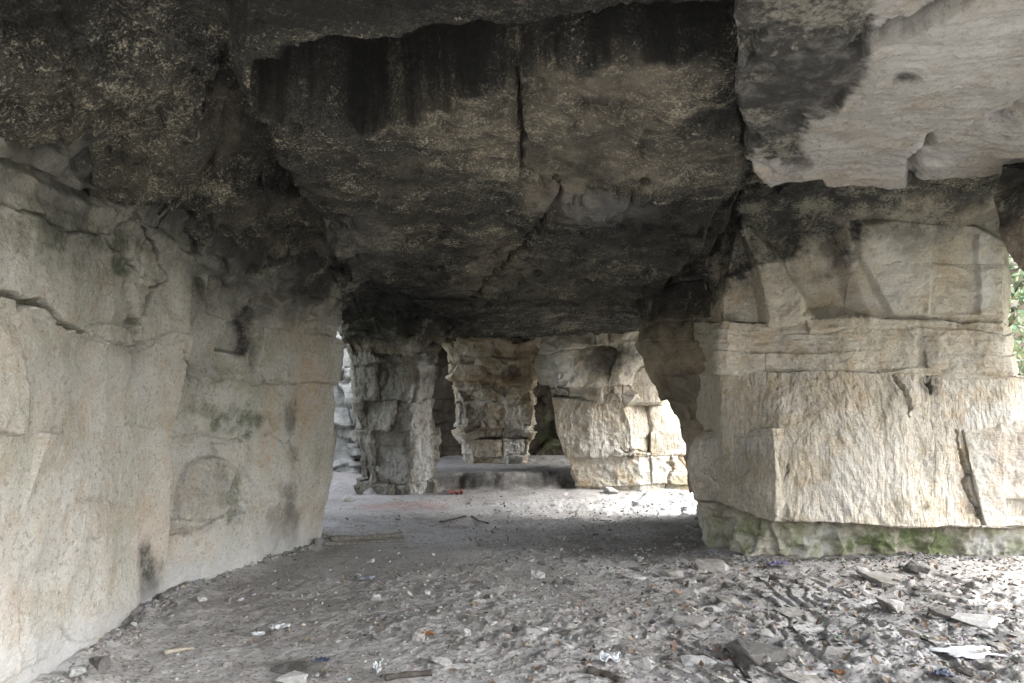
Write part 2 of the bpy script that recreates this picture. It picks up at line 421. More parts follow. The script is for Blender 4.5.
M_blue = plain_mat('blue_plastic', (.07, .08, .12), .4, .3)
M_wood = plain_mat('weathered_wood', (.19, .175, .15), .85, .45, .1, .8)
M_wood_d = plain_mat('dark_wood', (.08, .07, .06), .85, .45, .1, .8)
M_rust = plain_mat('orange_scrap', (.26, .12, .06), .6, .4)

# ------------------------------------------------------------------ ground
def gh(x, y, fine=True):
    x = np.asarray(x, np.float32); y = np.asarray(y, np.float32)
    p2 = np.stack([x, y, np.zeros_like(x)], 1)
    inside = (np.abs(x) < 14) & (y > -4) & (y < 30)
    h = .045 * fbm(p2 * .8, 3, .5, 1)
    edge = 13.35 + .35 * fbm(np.stack([x * .9, x * 0, x * 0], 1), 3) + .05 * fbm(p2 * 6, 2)
    sh = sstep(0, .28, y - edge) * sstep(-2.0, -1.5, x)
    h = h + .25 * sh
    # flaky bedrock that breaks in low steps on the right
    m = sstep(.2, 1.4, x - .2 * (y - 4)) * sstep(7.4, 6.2, y)
    t = .55 * x + .25 * y + .9 * fbm(p2 * 1.1 * np.array([1, .6, 1], np.float32), 4, .55, 4)
    tq = t * 3.2; fl = np.floor(tq); fr = tq - fl
    ter = (fl + sstep(.86, .98, fr)) - tq
    h = h + m * .026 * ter
    # slab floor in the middle distance
    m2 = sstep(-2.2, -1.2, x) * sstep(9.0, 9.8, y) * sstep(13.2, 12.6, y)
    t = .3 * x - .5 * y + .8 * fbm(p2 * .8, 3, .55, 9); tq = t * 2.2; fl = np.floor(tq); fr = tq - fl
    h = h + m2 * .05 * ((fl + sstep(.88, .99, fr)) - tq)
    if fine:
        dens = (.35 + .65 * sstep(-1.2, .9, x)) * (.35 + .9 * sstep(-.35, .35, fbm(p2 * .9, 3, .5, 15)))
        lump = fbm(p2 * 4.2, 4, .55, 5)
        h = h + .022 * lump * dens + .030 * np.maximum(0, fbm(p2 * 7, 3, .6, 6) - .25) * dens
        h = h + .012 * fbm(p2 * 18, 3, .6, 7) * dens + .005 * np.abs(fbm(p2 * 45, 2, .6, 8)) * dens
    # dirt banked against the left wall
    wl = np.interp(y, [0, 4.24, 5.8, 6.0, 8.57, 8.9], [-2.3, -2.4, -2.6, -2.66, -2.06, -2.3])
    h = h + .07 * sstep(.4, 0, x - wl) * (y < 9) * (.6 + .7 * fbm(p2 * 3, 3, .6, 17))
    # rubble outside on the left, bank outside on the right
    h = h + .5 * sstep(-2.9, -6, x) * sstep(9, 14, y) + 1.6 * sstep(9, 30, x) + 3.0 * sstep(26, 60, y)
    return h

def axis(parts):
    out = []
    for a, b, n, geo in parts:
        out.append((np.geomspace(a, b, n, endpoint=False) if geo else np.linspace(a, b, n, endpoint=False)))
    return np.concatenate(out + [np.array([parts[-1][1]])])
gx = axis([(-150, -10, 14, 0), (-10, -3.4, 40, 0), (-3.4, 4.6, 560, 0), (4.6, 12, 60, 0), (12, 150, 14, 0)])
gy = axis([(-60, 0, 14, 0), (0.0, 3.6, 24, 0), (3.6, 20, 470, 1), (20, 150, 20, 0)])
GX, GY = np.meshgrid(gx, gy)
x, y = GX.ravel(), GY.ravel()
z = gh(x, y)
V = np.stack([x, y, z], 1)
A = np.zeros((len(V), 4), np.float32)
V32 = V.astype(np.float32); nz = fbm(V32 * 3, 4, .6, 3); px, py = pix(V32)
def gst(cx, cy, rx, ry, ch, s):
    r = np.hypot((px - cx) / rx, (py - cy) / ry) + nz * .5
    vis = (y > 3) & (y < 25)
    A[:, ch] = np.maximum(A[:, ch], s * (1 - sstep(.5, 1.2, r)) * vis)
gst(620, 547, 130, 14, 0, .6); gst(745, 655, 60, 22, 0, .7); gst(300, 672, 45, 10, 0, .6); gst(440, 520, 120, 6, 0, .35); gst(500, 482, 110, 9, 0, .9)  # first dark band is the big pillar's shadow, painted into the floor colour
gst(860, 640, 60, 8, 0, .55); gst(930, 612, 60, 7, 0, .5); gst(790, 603, 50, 6, 0, .4); gst(690, 652, 50, 8, 0, .4); gst(960, 672, 50, 8, 0, .4); gst(660, 508, 70, 10, 1, .9); gst(820, 600, 90, 14, 1, .6); gst(900, 640, 140, 30, 1, .5)  # pale patch by the cream pillar is a daylight pool painted on the floor
gst(410, 506, 55, 5, 2, .8); gst(520, 508, 120, 8, 1, .4)
A[:, 3] = np.maximum(A[:, 3], sstep(6.5, 9, x + nz) * (y > -10)) ; A[:, 3] = np.maximum(A[:, 3], sstep(-4, -7, x + nz)); A[:, 3] = np.maximum(A[:, 3], sstep(24, 30, y + nz))
o = mesh_np('ground', V, grid_quads(len(gy), len(gx)), None, M_ground, None, True, A); o['kind'] = 'structure'

def ground_z(x, y): return float(gh([x], [y])[0])
def gpix(px_, py_):
    """the point of the ground seen at a pixel"""
    Y = EYE * F / (py_ - HY)
    for _ in range(4):
        X = (px_ - CX) / F * Y; Y = (EYE - ground_z(X, Y)) * F / (py_ - HY)
    X = (px_ - CX) / F * Y
    return X, Y, ground_z(X, Y)

# ------------------------------------------------------------------ roof of the cave
def inv(px_, py_, z):
    Y = (z - EYE) * F / (HY - py_); return ((px_ - CX) / F * Y, Y)
def zb(Y): return 2.86 - .03 * (np.clip(Y, 0, 14) - 3)
def polyz(pts):
    out = []
    for a, b in pts:
        z = 2.8
        for _ in range(6):
            X, Y = inv(a, b, z); z = float(zb(Y))
        out.append((X, Y))
    return out
RECESS = polyz([(262, 108), (244, 96), (256, 62), (330, 40), (500, 26), (600, 10), (690, -8), (738, -10), (742, 52), (690, 58), (650, 62), (600, 66), (560, 72), (520, 84), (480, 92), (440, 104), (400, 118), (360, 128), (320, 116)])
SLAB = polyz([(248, 110), (300, 190), (345, 262), (348, 278), (378, 284), (405, 296), (442, 302), (470, 312), (482, 333), (560, 334), (638, 330), (655, 300), (690, 262), (712, 225), (740, 180), (742, 60), (735, -40), (240, -40)])
UP = [(1.35, 4.55), (6.5, 4.3), (6.5, 9.6), (2.6, 9.4), (2.0, 8.2), (1.75, 6.4)]
HAUNCH = polyz([(262, 20), (250, 72), (212, 118), (206, 150), (208, 196), (160, 214), (120, 186), (60, 176), (-200, 150), (-400, -60), (200, -60)])
CRACKS = [[(514, 54), (517, 80), (521, 110), (522, 140), (520, 150), (524, 170)], [(558, 176), (560, 200), (545, 218), (530, 235), (520, 250), (505, 262), (490, 278), (470, 305)],
          [(560, 200), (590, 194), (640, 188), (652, 178)], [(540, 222), (575, 224), (612, 214), (640, 190)], [(880, 30), (960, 0)]]
yv = np.concatenate([np.geomspace(1.7, 2.3, 16, endpoint=False), np.geomspace(2.3, 15, 430, endpoint=False), np.linspace(15, 26, 30)])
nv = len(yv); nu = 760
u = np.linspace(0, 1, nu)
rows = []
for Y in yv:
    xl = -7.5 + 4.75 * float(sstep(8.9, 9.3, Y)) + .9 * float(sstep(14.0, 14.4, Y) * sstep(17.6, 17.3, Y)); xr = 7.0 - 2.6 * float(sstep(8.6, 9.6, Y)) + .3 * math.sin(Y * 1.7) - .2 * math.sin(Y * 4.1) - 1.0 * float(sstep(9.9, 10.3, Y) * sstep(13.0, 12.4, Y)) + 1.2 * float(sstep(16, 18, Y))  # roof edges out of view, notched to let daylight reach the far pillars
    a, b_ = max(xl + .02, -.68 * Y - .2), min(xr - .02, .68 * Y + .2)
    rows.append(np.interp(u, [0, .05, .95, 1], [xl, a, b_, xr]))
X = np.array(rows); Yg = np.repeat(yv[:, None], nu, 1)
xs, ys = X.ravel().astype(np.float32), Yg.ravel().astype(np.float32)
p2 = np.stack([xs, ys, xs * 0], 1)
wx = xs + .07 * fbm(p2 * 2.2, 4, .6, 1) ; wy = ys + .07 * fbm(p2 * 2.2, 4, .6, 5)
z = zb(ys).astype(np.float32)
z = z + .20 * (1 - sstep(-.05, .03, poly_sd(wx, wy, SLAB)))
rec = poly_sd(xs + .06 * fbm(p2 * 1.3, 2, .4, 41) + .008 * fbm(p2 * 12, 2, .5, 42), ys + .06 * fbm(p2 * 1.3, 2, .4, 43) + .008 * fbm(p2 * 12, 2, .5, 44), RECESS)
z = z + (.42 + .08 * fbm(p2 * 1.5, 3)) * sstep(-.005, .025, rec)
z = z + .5 * sstep(-.05, .1, poly_sd(wx, wy, UP))
ha = poly_sd(wx, wy, HAUNCH)
z = z - (.10 + .05 * fbm(p2 * 1.3, 3, .5, 8)) * sstep(-.02, .06, ha) - .06 * sstep(0, 1.0, ha) * sstep(-.6, -1.9, xs)
z = z - .16 * sstep(-1.35, -2.4, xs + .15 * fbm(p2 * 1.3, 3, .5, 4)) * sstep(9.2, 8.4, ys) ** 1
# bedding relief: rough grain that runs diagonally, plates that came away
c, s = math.cos(R(-28)), math.sin(R(-28))
ps = np.stack([(xs * c - ys * s) * 1.5, (xs * s + ys * c) * 6, xs * 0], 1)
z = z + .035 * fbm(p2 * 1.1, 4, .55, 2) + .028 * fbm(ps, 4, .6, 3) + .016 * fbm(p2 * 9, 4, .65, 6)
t = 1.6 * fbm(p2 * np.array([.9, .55, 1], np.float32), 4, .55, 12) + .25 * ys; tq = t * 2.0; fl = np.floor(tq)
z = z + .055 * ((fl + sstep(.9, .99, tq - fl)) - tq) * (.25 + .75 * sstep(2.9, 3.7, ys))
hl = sstep(-1.0, -1.5, xs)
z = z + hl * (.10 * fbm(p2 * 3, 4, .6, 14) + blocks(np.stack([xs, ys, z], 1), .5, .4, .05, .03, .02, 21, .5, .15))
Vr = np.stack([xs, ys, z], 1).astype(np.float32)
px, py = pix(Vr)
wpx = px + 5 * fbm(Vr * 9, 3, .6, 1); wpy = py + 3 * fbm(Vr * 9, 3, .6, 2)
for k, ln in enumerate(CRACKS[:4]):
    dd, tt = seg_dist(wpx, wpy, ln)
    dm = dd * ys / F
    wdt = (.011, .016, .008, .007)[k] * (.35 + .9 * np.sin(tt * math.pi) * (.6 + .8 * np.abs(np.sin(tt * 9))))
    z = z + np.where(dm < .12, .12 * (1 - sstep(wdt * .5, wdt * 1.3, dm)), 0)
# a grey plate hanging a little lower by the crack
plate = poly_sd(wpx, wpy, [(552, 222), (560, 202), (600, 194), (648, 189), (655, 196), (620, 214), (590, 224)])
z = z - .05 * sstep(0, 6, plate)
Vr[:, 2] = z
A = stain_light_attr(Vr, [(522, 120, 26, 70, 3, .45), (560, 190, 40, 30, 3, .9), (500, 262, 40, 30, 3, .6), (640, 84, 130, 26, 3, .7), (460, 120, 100, 26, 3, .55),
                    (600, 208, 55, 16, 2, .95), (480, 285, 40, 20, 3, .6), (640, 180, 40, 14, 3, .7), (580, 140, 170, 60, 3, .5), (560, 290, 90, 30, 3, .3), (400, 210, 120, 60, 3, .12), (360, 250, 40, 50, 2, .5),
                    (130, 130, 140, 70, 3, .22), (260, 250, 90, 60, 3, .25), (110, 180, 90, 30, 3, .3), (40, 150, 60, 30, 3, .35), (225, 130, 16, 60, 3, .4),
                    (400, 310, 90, 26, 0, .85), (680, 250, 50, 50, 0, .6), (720, 215, 60, 30, 0, .8)])
A[:, 0] = np.maximum(A[:, 0], 1.0 * sstep(-.045, .03, rec + .05 * fbm(p2 * 9, 4, .6, 51))); A[:, 0] = np.maximum(A[:, 0], .85 * sstep(3.05, 2.8, ys + .1 * fbm(p2 * 2, 4, .6, 31)) * (rec < 0))  # recess and front roof strip coloured near-black
nb = len(Vr)
Q = grid_quads(nv, nu)[:, ::-1]
loop = np.concatenate([np.arange(nu), np.arange(1, nv) * nu + nu - 1, (nv - 1) * nu + np.arange(nu - 2, -1, -1), np.arange(nv - 2, 0, -1) * nu])
up1 = Vr[loop].copy(); up1[:, 2] += 1.3 + .25 * fbm(up1 * 1.3, 3)
V = np.concatenate([Vr, up1, np.array([[0, 11, 5.6]], np.float32)])
nl = len(loop); j = np.arange(nl); j2 = (j + 1) % nl
sk = np.stack([loop[j2], loop[j], nb + j, nb + j2], 1)
tr = np.stack([nb + j, np.full(nl, nb + nl), nb + j2], 1)
A = np.concatenate([A, np.zeros((nl + 1, 4), np.float32)])
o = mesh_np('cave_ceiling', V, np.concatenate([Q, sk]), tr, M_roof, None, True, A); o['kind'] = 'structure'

# ------------------------------------------------------------------ left wall: two dressed faces, one set back from the other
def crack_disp(p, lines):
    px, py = pix(p); out = np.zeros(len(p), np.float32)
    wx = px + 5 * fbm(p * 8, 3, .6, 1); wy = py + 4 * fbm(p * 8, 3, .6, 2)
    for ln, w, dep in lines:
        dd, tt = seg_dist(wx, wy, ln); dm = dd * p[:, 1] / F
        ww = w * (.4 + .8 * np.sin(np.clip(tt, .04, .96) * math.pi))
        out -= np.where(dm < .2, dep * (1 - sstep(ww * .5, ww * 1.3, dm)), 0)
    return out

wall = thing('rock_wall', 'long pale quarried rock wall with soot along its top, left of the dirt floor', 'rock wall', (-2.7, 5.5, 0))
def d_near(p):
    top = sstep(2.0, 2.7, p[:, 2])
    d = .06 * fbm(p * .9, 3, .5, 2) + .012 * ridge(p * 1.6, 4, .5, 3) + .006 * fbm(p * 10, 4, .6, 4)
    d += top * (.07 * fbm(p * 2.6, 4, .6, 8) + blocks(p, .5, .3, .05, .03, .02, 4, .2, .15))
    d += blocks(p, 1.3, .9, .012, .0, .02, 91, .4, .10, .07)
    px, py = pix(p)
    shelf = seg_dist(px + 4 * fbm(p * 6, 3), py + 4 * fbm(p * 6, 3, .5, 2), [(-30, 286), (20, 300), (50, 318), (85, 334), (130, 345)])[0]
    below = sstep(0, 8, py - np.interp(px, [-30, 20, 50, 85, 130], [286, 300, 318, 334, 345]))
    d += .035 * (1 - below) * sstep(170, 120, px) * sstep(180, 240, py)
    d += crack_disp(p, [([(-40, 285), (0, 293), (18, 302), (35, 304), (55, 322), (85, 334)], .016, .16), ([(0, 208), (30, 212), (62, 228), (100, 236), (128, 268), (150, 282)], .007, .05), ([(100, 236), (140, 214), (150, 240), (160, 282)], .009, .06), ([(180, 350), (188, 380)], .012, .04), ([(85, 334), (130, 346), (182, 340)], .005, .03), ([(158, 282), (146, 290), (138, 304), (130, 325), (128, 346)], .017, .14), ([(0, 160), (40, 178), (80, 196), (130, 206)], .02, .06),
                        ([(80, 499), (100, 502), (114, 505)], .008, .02), ([(82, 541), (100, 541)], .009, .02), ([(60, 388), (72, 372)], .006, .02)])
    # shallow scratched ring and strokes
    for cx, cy, rx, ry in ((147, 460, 13, 12), (132, 516, 12, 8)):
        r = np.abs(np.hypot((px - cx) / rx, (py - cy) / ry) - 1) * rx * p[:, 1] / F
        d -= .004 * (1 - sstep(.003, .009, r))
    return d
nf = [[(-2.22, .4), (-2.33, 2.6), (-2.40, 4.24), (-2.52, 5.3), (-2.575, 5.82), (-2.75, 5.98), (-3.6, 6.0), (-3.8, .4)]]
def lean(ring, z, dx): return [(x + (dx if i < 5 else 0), y, z) for i, (x, y) in enumerate(ring)]
def lv(zs, edge_x):
    out = []
    for z, dx, ex in zs:
        ring = [(-2.22 + dx, .4, z), (-2.33 + dx, 2.6, z), (-2.40 + dx, 4.24, z), (-2.52 + dx, 5.3, z), (-2.565 + dx + ex, 5.82, z), (-2.78 + dx + ex, 5.99, z), (-3.6, 6.0, z), (-3.8, .4, z)]
        out.append(ring)
    return out
N_ST = [(150, 590, 13, 46, 0, .9), (150, 600, 10, 30, 1, .8), (40, 240, 70, 40, 1, .4), (100, 240, 70, 16, 1, .95), (60, 225, 40, 16, 1, .8), (120, 265, 14, 14, 1, 1), (125, 330, 16, 30, 1, .4), (30, 420, 60, 70, 2, .12), (130, 520, 40, 20, 2, .2), (20, 340, 24, 40, 2, .25),
        (30, 660, 80, 26, 3, .6), (110, 625, 50, 16, 3, .4), (180, 420, 8, 60, 2, .3), (90, 380, 60, 30, 3, .3), (170, 480, 8, 90, 2, .25)]
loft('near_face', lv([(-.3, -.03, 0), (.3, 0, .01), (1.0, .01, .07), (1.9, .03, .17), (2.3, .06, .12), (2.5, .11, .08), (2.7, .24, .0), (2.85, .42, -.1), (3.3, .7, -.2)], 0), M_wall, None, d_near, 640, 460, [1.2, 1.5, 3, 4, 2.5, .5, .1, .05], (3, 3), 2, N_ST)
adopt(bpy.data.objects['near_face'], wall)

SPALL = [(167, 535), (170, 492), (182, 464), (204, 455), (222, 458), (236, 482), (238, 500), (222, 510), (200, 524), (184, 536)]
def d_far(p):
    top = sstep(2.0, 2.5, p[:, 2])
    px, py = pix(p)
    d = .06 * fbm(p * 1.2, 3, .5, 12) + .020 * ridge(p * 1.8, 4, .52, 13) + .008 * fbm(p * 12, 4, .6, 14)
    d += top * (.10 * fbm(p * 2.4, 4, .6, 18) + blocks(p, .45, .3, .06, .035, .02, 7, .3, .15))
    d += blocks(p, 1.0, .8, .016, .0, .02, 93, .7, .10, .08)
    # arched hollow coloured dark, blocks broken off above and beside it
    dark = poly_sd(px + 3 * fbm(p * 5, 2), py, [(268, 292), (256, 300), (226, 340), (226, 352), (248, 356), (258, 320), (272, 306)])
    d -= .17 * sstep(-1, 5, dark)
    low = poly_sd(px, py, [(160, 300), (200, 262), (250, 290), (228, 352), (246, 372), (170, 372)])
    d -= .06 * sstep(-4, 8, low)
    d += .065 * sstep(-1, 3, poly_sd(px + 2 * fbm(p * 6, 3), py + 2 * fbm(p * 6, 3, .5, 5), SPALL)) * (.75 + .5 * ridge(p * 5, 4, .6, 9))
    pl = poly_sd(px + 3 * fbm(p * 5, 2), py + 3 * fbm(p * 5, 2, .5, 3), [(262, 300), (300, 288), (345, 290), (338, 330), (330, 385), (250, 385), (256, 350)])
    d += .07 * sstep(-1, 3, pl)
    d += crack_disp(p, [([(170, 438), (215, 438), (250, 440)], .008, .03), ([(184, 375), (240, 380), (286, 384)], .010, .03), ([(190, 352), (192, 380)], .02, .06), ([(250, 372), (256, 335), (264, 310)], .014, .05), ([(300, 400), (296, 450), (302, 480)], .01, .03),
                        ([(236, 482), (240, 505), (225, 525)], .02, .04), ([(184, 536), (205, 524), (225, 510)], .014, .04)])
    return d
F_ST = [(240, 420, 24, 24, 1, .9), (205, 410, 20, 10, 1, .5), (232, 500, 12, 34, 1, .6), (308, 400, 16, 50, 2, .6), (268, 430, 12, 50, 2, .55), (300, 520, 30, 30, 2, .4), (290, 520, 12, 40, 0, .65), (276, 530, 10, 26, 0, .5), (345, 425, 12, 22, 1, .9),
        (243, 325, 14, 28, 0, .95), (300, 335, 24, 40, 2, .3), (202, 494, 32, 34, 0, .26), (185, 530, 14, 8, 0, .3), (180, 580, 40, 24, 3, .7), (290, 420, 6, 16, 0, .5), (292, 452, 6, 12, 0, .4), (200, 370, 30, 30, 1, .35), (270, 380, 30, 60, 1, .15), (155, 575, 8, 40, 1, .6)]
def fv(zs):
    return [[(-2.76 + dx, 5.86, z), (-2.70 + dx, 6.02, z), (-2.31 + dx, 7.06, z), (-2.09 + dx + ex, 8.45, z), (-2.16 + dx + ex, 8.72, z), (-3.2, 9.0, z), (-3.6, 5.9, z)] for z, dx, ex in zs]
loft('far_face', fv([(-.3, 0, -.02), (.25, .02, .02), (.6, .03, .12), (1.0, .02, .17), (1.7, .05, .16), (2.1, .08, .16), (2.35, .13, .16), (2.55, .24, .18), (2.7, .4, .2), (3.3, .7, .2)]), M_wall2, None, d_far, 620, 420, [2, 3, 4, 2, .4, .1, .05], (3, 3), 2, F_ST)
adopt(bpy.data.objects['far_face'], wall)

# ------------------------------------------------------------------ big pillar on the right
big = thing('rock_pillar', 'massive pale chiselled rock pillar with mossy undercut base, nearest on the right', 'rock pillar', (3.3, 8.4, 0))
def body(name, levels, mat, root, disp, *a, **k):
    return adopt(loft(name, levels, mat, None, disp, *a, **k), root)

d_base = lambda p: .06 * fbm(p * 1.3, 3, .5, 31) + .07 * ridge(p * 2.4, 4, .6, 32) + .014 * fbm(p * 14, 3, .6, 33) + blocks(p, .8, .35, .03, .02, .02, 3, .1, .2)
body('base', [[P(700, 575, 8.15), P(742, 575, 7.72), P(1012, 580, 7.75), (6.6, 7.8, -.25), (6.6, 10.2, -.2), (2.5, 10.6, -.2)],
              [P(706, 530, 8.15), P(760, 535, 7.62), P(1010, 540, 7.7), (6.6, 7.7, .25), (6.6, 10.2, .3), (2.5, 10.6, .3)],
              [P(694, 470, 8.2), P(768, 480, 7.62), P(1010, 490, 7.7), (6.6, 7.7, .8), (6.6, 10.2, .8), (2.5, 10.6, .8)]],
     M_base, big, d_base, 420, 110, [3, 3, 1, .1, .05, .3], (3, 3), 3, [(880, 540, 60, 16, 1, .95), (930, 545, 40, 14, 1, .8), (760, 530, 20, 14, 1, .5), (820, 545, 30, 20, 3, .5), (720, 520, 14, 30, 0, .3), (1000, 545, 40, 20, 3, .6)])

CH_L = []
def d_shaft(p):
    d = .045 * fbm(p * 1.1, 3, .5, 41) + .016 * fbm(p * 4, 4, .55, 42)
    # pick marks
    om = sstep(-.25, .25, fbm(p * 1.4, 2, .5, 47)); am = .35 + .9 * sstep(-.3, .4, fbm(p * 1.1, 2, .5, 48))
    q = np.stack([p[:, 0] * 14 + p[:, 2] * 7, p[:, 1] * 14, p[:, 2] * 3.2], 1); q2 = np.stack([p[:, 0] * 11 - p[:, 2] * 3, p[:, 1] * 11, p[:, 2] * 4.0], 1)
    d += .008 * am * (om * fbm(q, 3, .55, 43) + (1 - om) * fbm(q2, 3, .6, 46)) + .004 * fbm(p * 20, 2, .6, 44)
    px, py = pix(p)
    d -= .09 * sstep(.05, .4, fbm(p * 2.6, 3, .6, 49)) * sstep(498, 524, py)
    d += .05 * sstep(0, 10, poly_sd(px + 4 * fbm(p * 4, 3), py, [(895, 372), (925, 372), (912, 425), (925, 470), (960, 560), (900, 560), (880, 420)])) * .4
    d += crack_disp(p, [([(795, 405), (792, 425), (786, 432)], .0, .0), ([(958, 430), (962, 455), (968, 480), (980, 505), (984, 522)], .02, .07), ([(895, 372), (903, 390), (912, 418)], .022, .06), ([(922, 340), (926, 372), (930, 390)], .03, .09), ([(790, 464), (785, 480)], .012, .03)])
    return d
S_ST = [(830, 395, 60, 20, 2, .3), (960, 470, 6, 50, 2, .5), (930, 385, 10, 16, 0, .6), (870, 470, 60, 50, 3, .35), (740, 400, 30, 30, 2, .2), (1000, 450, 36, 50, 3, .8)]
body('shaft', [[P(706, 500, 8.6), P(756, 519, 7.6), P(779, 519, 7.29), P(850, 524, 7.27), P(1003, 530, 7.45), P(1075, 530, 8.0), (6.2, 10, .4), (2.6, 10.4, .4)],
               [P(700, 440, 8.5), P(724, 445, 7.74), P(779, 446, 7.33), P(850, 445, 7.32), P(1006, 445, 7.5), P(1085, 445, 8.0), (6.2, 10, 1.1), (2.5, 10.4, 1.1)],
               [P(692, 372, 8.5), P(720, 372, 7.74), P(779, 371, 7.58), P(850, 370, 7.49), P(1012, 376, 7.60), P(1085, 380, 8.0), (6.2, 10, 1.8), (2.4, 10.4, 1.8)]],
     M_shaft, big, d_shaft, 600, 320, [2, 3, 4, 4, 1, .1, .05, .3], (4, 4), 1, S_ST)

d_blk = lambda p: .03 * fbm(p * 2.2, 3, .5, 51) + .018 * fbm(p * 7, 4, .6, 52) + .006 * fbm(p * 22, 2, .6, 53)
body('corner_block', [[P(696, 498, 8.05), P(776, 521, 7.28), P(812, 521, 7.5), P(740, 500, 8.6)],
                      [P(687, 468, 8.05), P(776, 478, 7.27), P(812, 478, 7.5), P(740, 470, 8.6)],
                      [P(694, 440, 8.05), P(774, 436, 7.29), P(806, 436, 7.5), P(740, 440, 8.6)],
                      [P(704, 432, 8.05), P(772, 429, 7.34), P(800, 429, 7.5), P(740, 432, 8.5)]],
     M_shaft, big, d_blk, 300, 130, [3, 1, .3, .5], (8, 14), 2, [(730, 470, 36, 36, 0, .25), (730, 445, 40, 12, 3, .35)])

def d_band(p):
    d = .04 * fbm(p * 1.6, 3, .5, 61) + blocks(p, 1.3, .28, .02, .02, .012, 11, .05, .08, .06) + .014 * ridge(p * 3, 4, .55, 62) + .006 * fbm(p * 20, 3, .6, 63)
    q = np.stack([p[:, 0] * 2, p[:, 1] * 2, p[:, 2] * 16], 1)
    return d + .010 * fbm(q, 3, .6, 64)
B_ST = [(800, 326, 50, 5, 2, .4), (960, 330, 40, 6, 2, .4), (930, 350, 12, 20, 0, .4), (760, 350, 40, 20, 2, .35)]
body('ledge', [[P(690, 384, 8.5), P(722, 384, 7.80), P(850, 382, 7.56), P(1012, 384, 7.66), P(1024, 405, 7.95), (5.6, 10, 1.7), (2.4, 10.4, 1.7)],
              [P(690, 371, 8.5), P(719, 370, 7.73), P(850, 369, 7.49), P(1012, 371, 7.58), P(1024, 395, 7.9), (5.6, 10, 1.85), (2.4, 10.4, 1.85)],
               [P(684, 345, 8.5), P(718, 345, 7.66), P(850, 345, 7.50), P(1006, 350, 7.6), P(1014, 365, 7.9), (5.6, 10, 2.1), (2.4, 10.4, 2.1)],
               [P(680, 322, 8.6), P(724, 322, 7.7), P(850, 320, 7.58), P(1003, 322, 7.65), P(1008, 330, 8.0), (5.6, 10, 2.35), (2.4, 10.4, 2.35)]],
     M_head, big, d_band, 520, 120, [2, 4, 4, 2, .2, .05, .2], (4, 8), 1, B_ST)

def d_head(p):
    d = .05 * fbm(p * 1.0, 3, .5, 71) + .035 * ridge(p * 1.5, 4, .55, 72) + .007 * fbm(p * 18, 3, .6, 73)
    px, py = pix(p)
    # two scooped facets with a raised rib between them
    rib, t = seg_dist(px, py, [(742, 222), (765, 262), (786, 320)])
    d += .17 * (1 - sstep(2 + 16 * t, 6 + 24 * t, rib))
    sc = poly_sd(px, py, [(762, 240), (800, 300), (796, 318), (872, 318), (850, 262), (846, 222), (790, 222)])
    d -= .17 * sstep(-2, 16, sc)
    fac = poly_sd(px, py, [(850, 222), (858, 262), (890, 318), (1000, 318), (1005, 240), (960, 216), (900, 214)])
    d += .07 * sstep(-2, 4, fac)
    d -= .05 * sstep(-2, 3, poly_sd(px, py, [(930, 235), (975, 232), (974, 316), (925, 316)]))
    return d
H_ST = [(800, 230, 70, 34, 0, 1), (730, 240, 50, 40, 0, 1), (690, 280, 40, 50, 0, 1), (830, 250, 30, 24, 0, .7), (770, 275, 14, 34, 2, .15), (895, 270, 40, 40, 3, .4), (985, 270, 16, 40, 3, .7), (940, 205, 60, 16, 2, .5), (720, 300, 26, 16, 2, .2)]
body('head', [[P(676, 326, 8.7), P(722, 322, 7.82), P(850, 320, 7.68), P(1000, 320, 7.72), P(1006, 326, 8.1), (5.4, 10, 2.3), (2.2, 10.6, 2.3)],
              [P(676, 280, 8.8), P(728, 268, 7.85), P(850, 262, 7.70), P(1006, 265, 7.7), P(1014, 268, 8.1), (5.4, 10, 2.8), (2.1, 10.6, 2.8)],
              [P(680, 250, 8.8), P(735, 228, 7.8), P(850, 215, 7.5), P(1000, 226, 7.55), P(1010, 240, 8.1), (5.4, 10, 3.2), (2.1, 10.6, 3.1)],
              [P(680, 220, 8.6), P(740, 200, 7.5), P(850, 185, 7.1), P(1000, 186, 7.1), P(1040, 200, 8.1), (5.4, 10, 3.5), (2.1, 10.6, 3.4)],
              [P(680, 180, 8.6), P(740, 160, 7.4), P(850, 150, 7.0), P(1000, 150, 7.0), P(1060, 160, 8.1), (5.4, 10, 4.0), (2.1, 10.6, 4.0)]],
     M_head, big, d_head, 560, 260, [2, 4, 4, 2, .2, .05, .3], (3, 3), 1, H_ST)

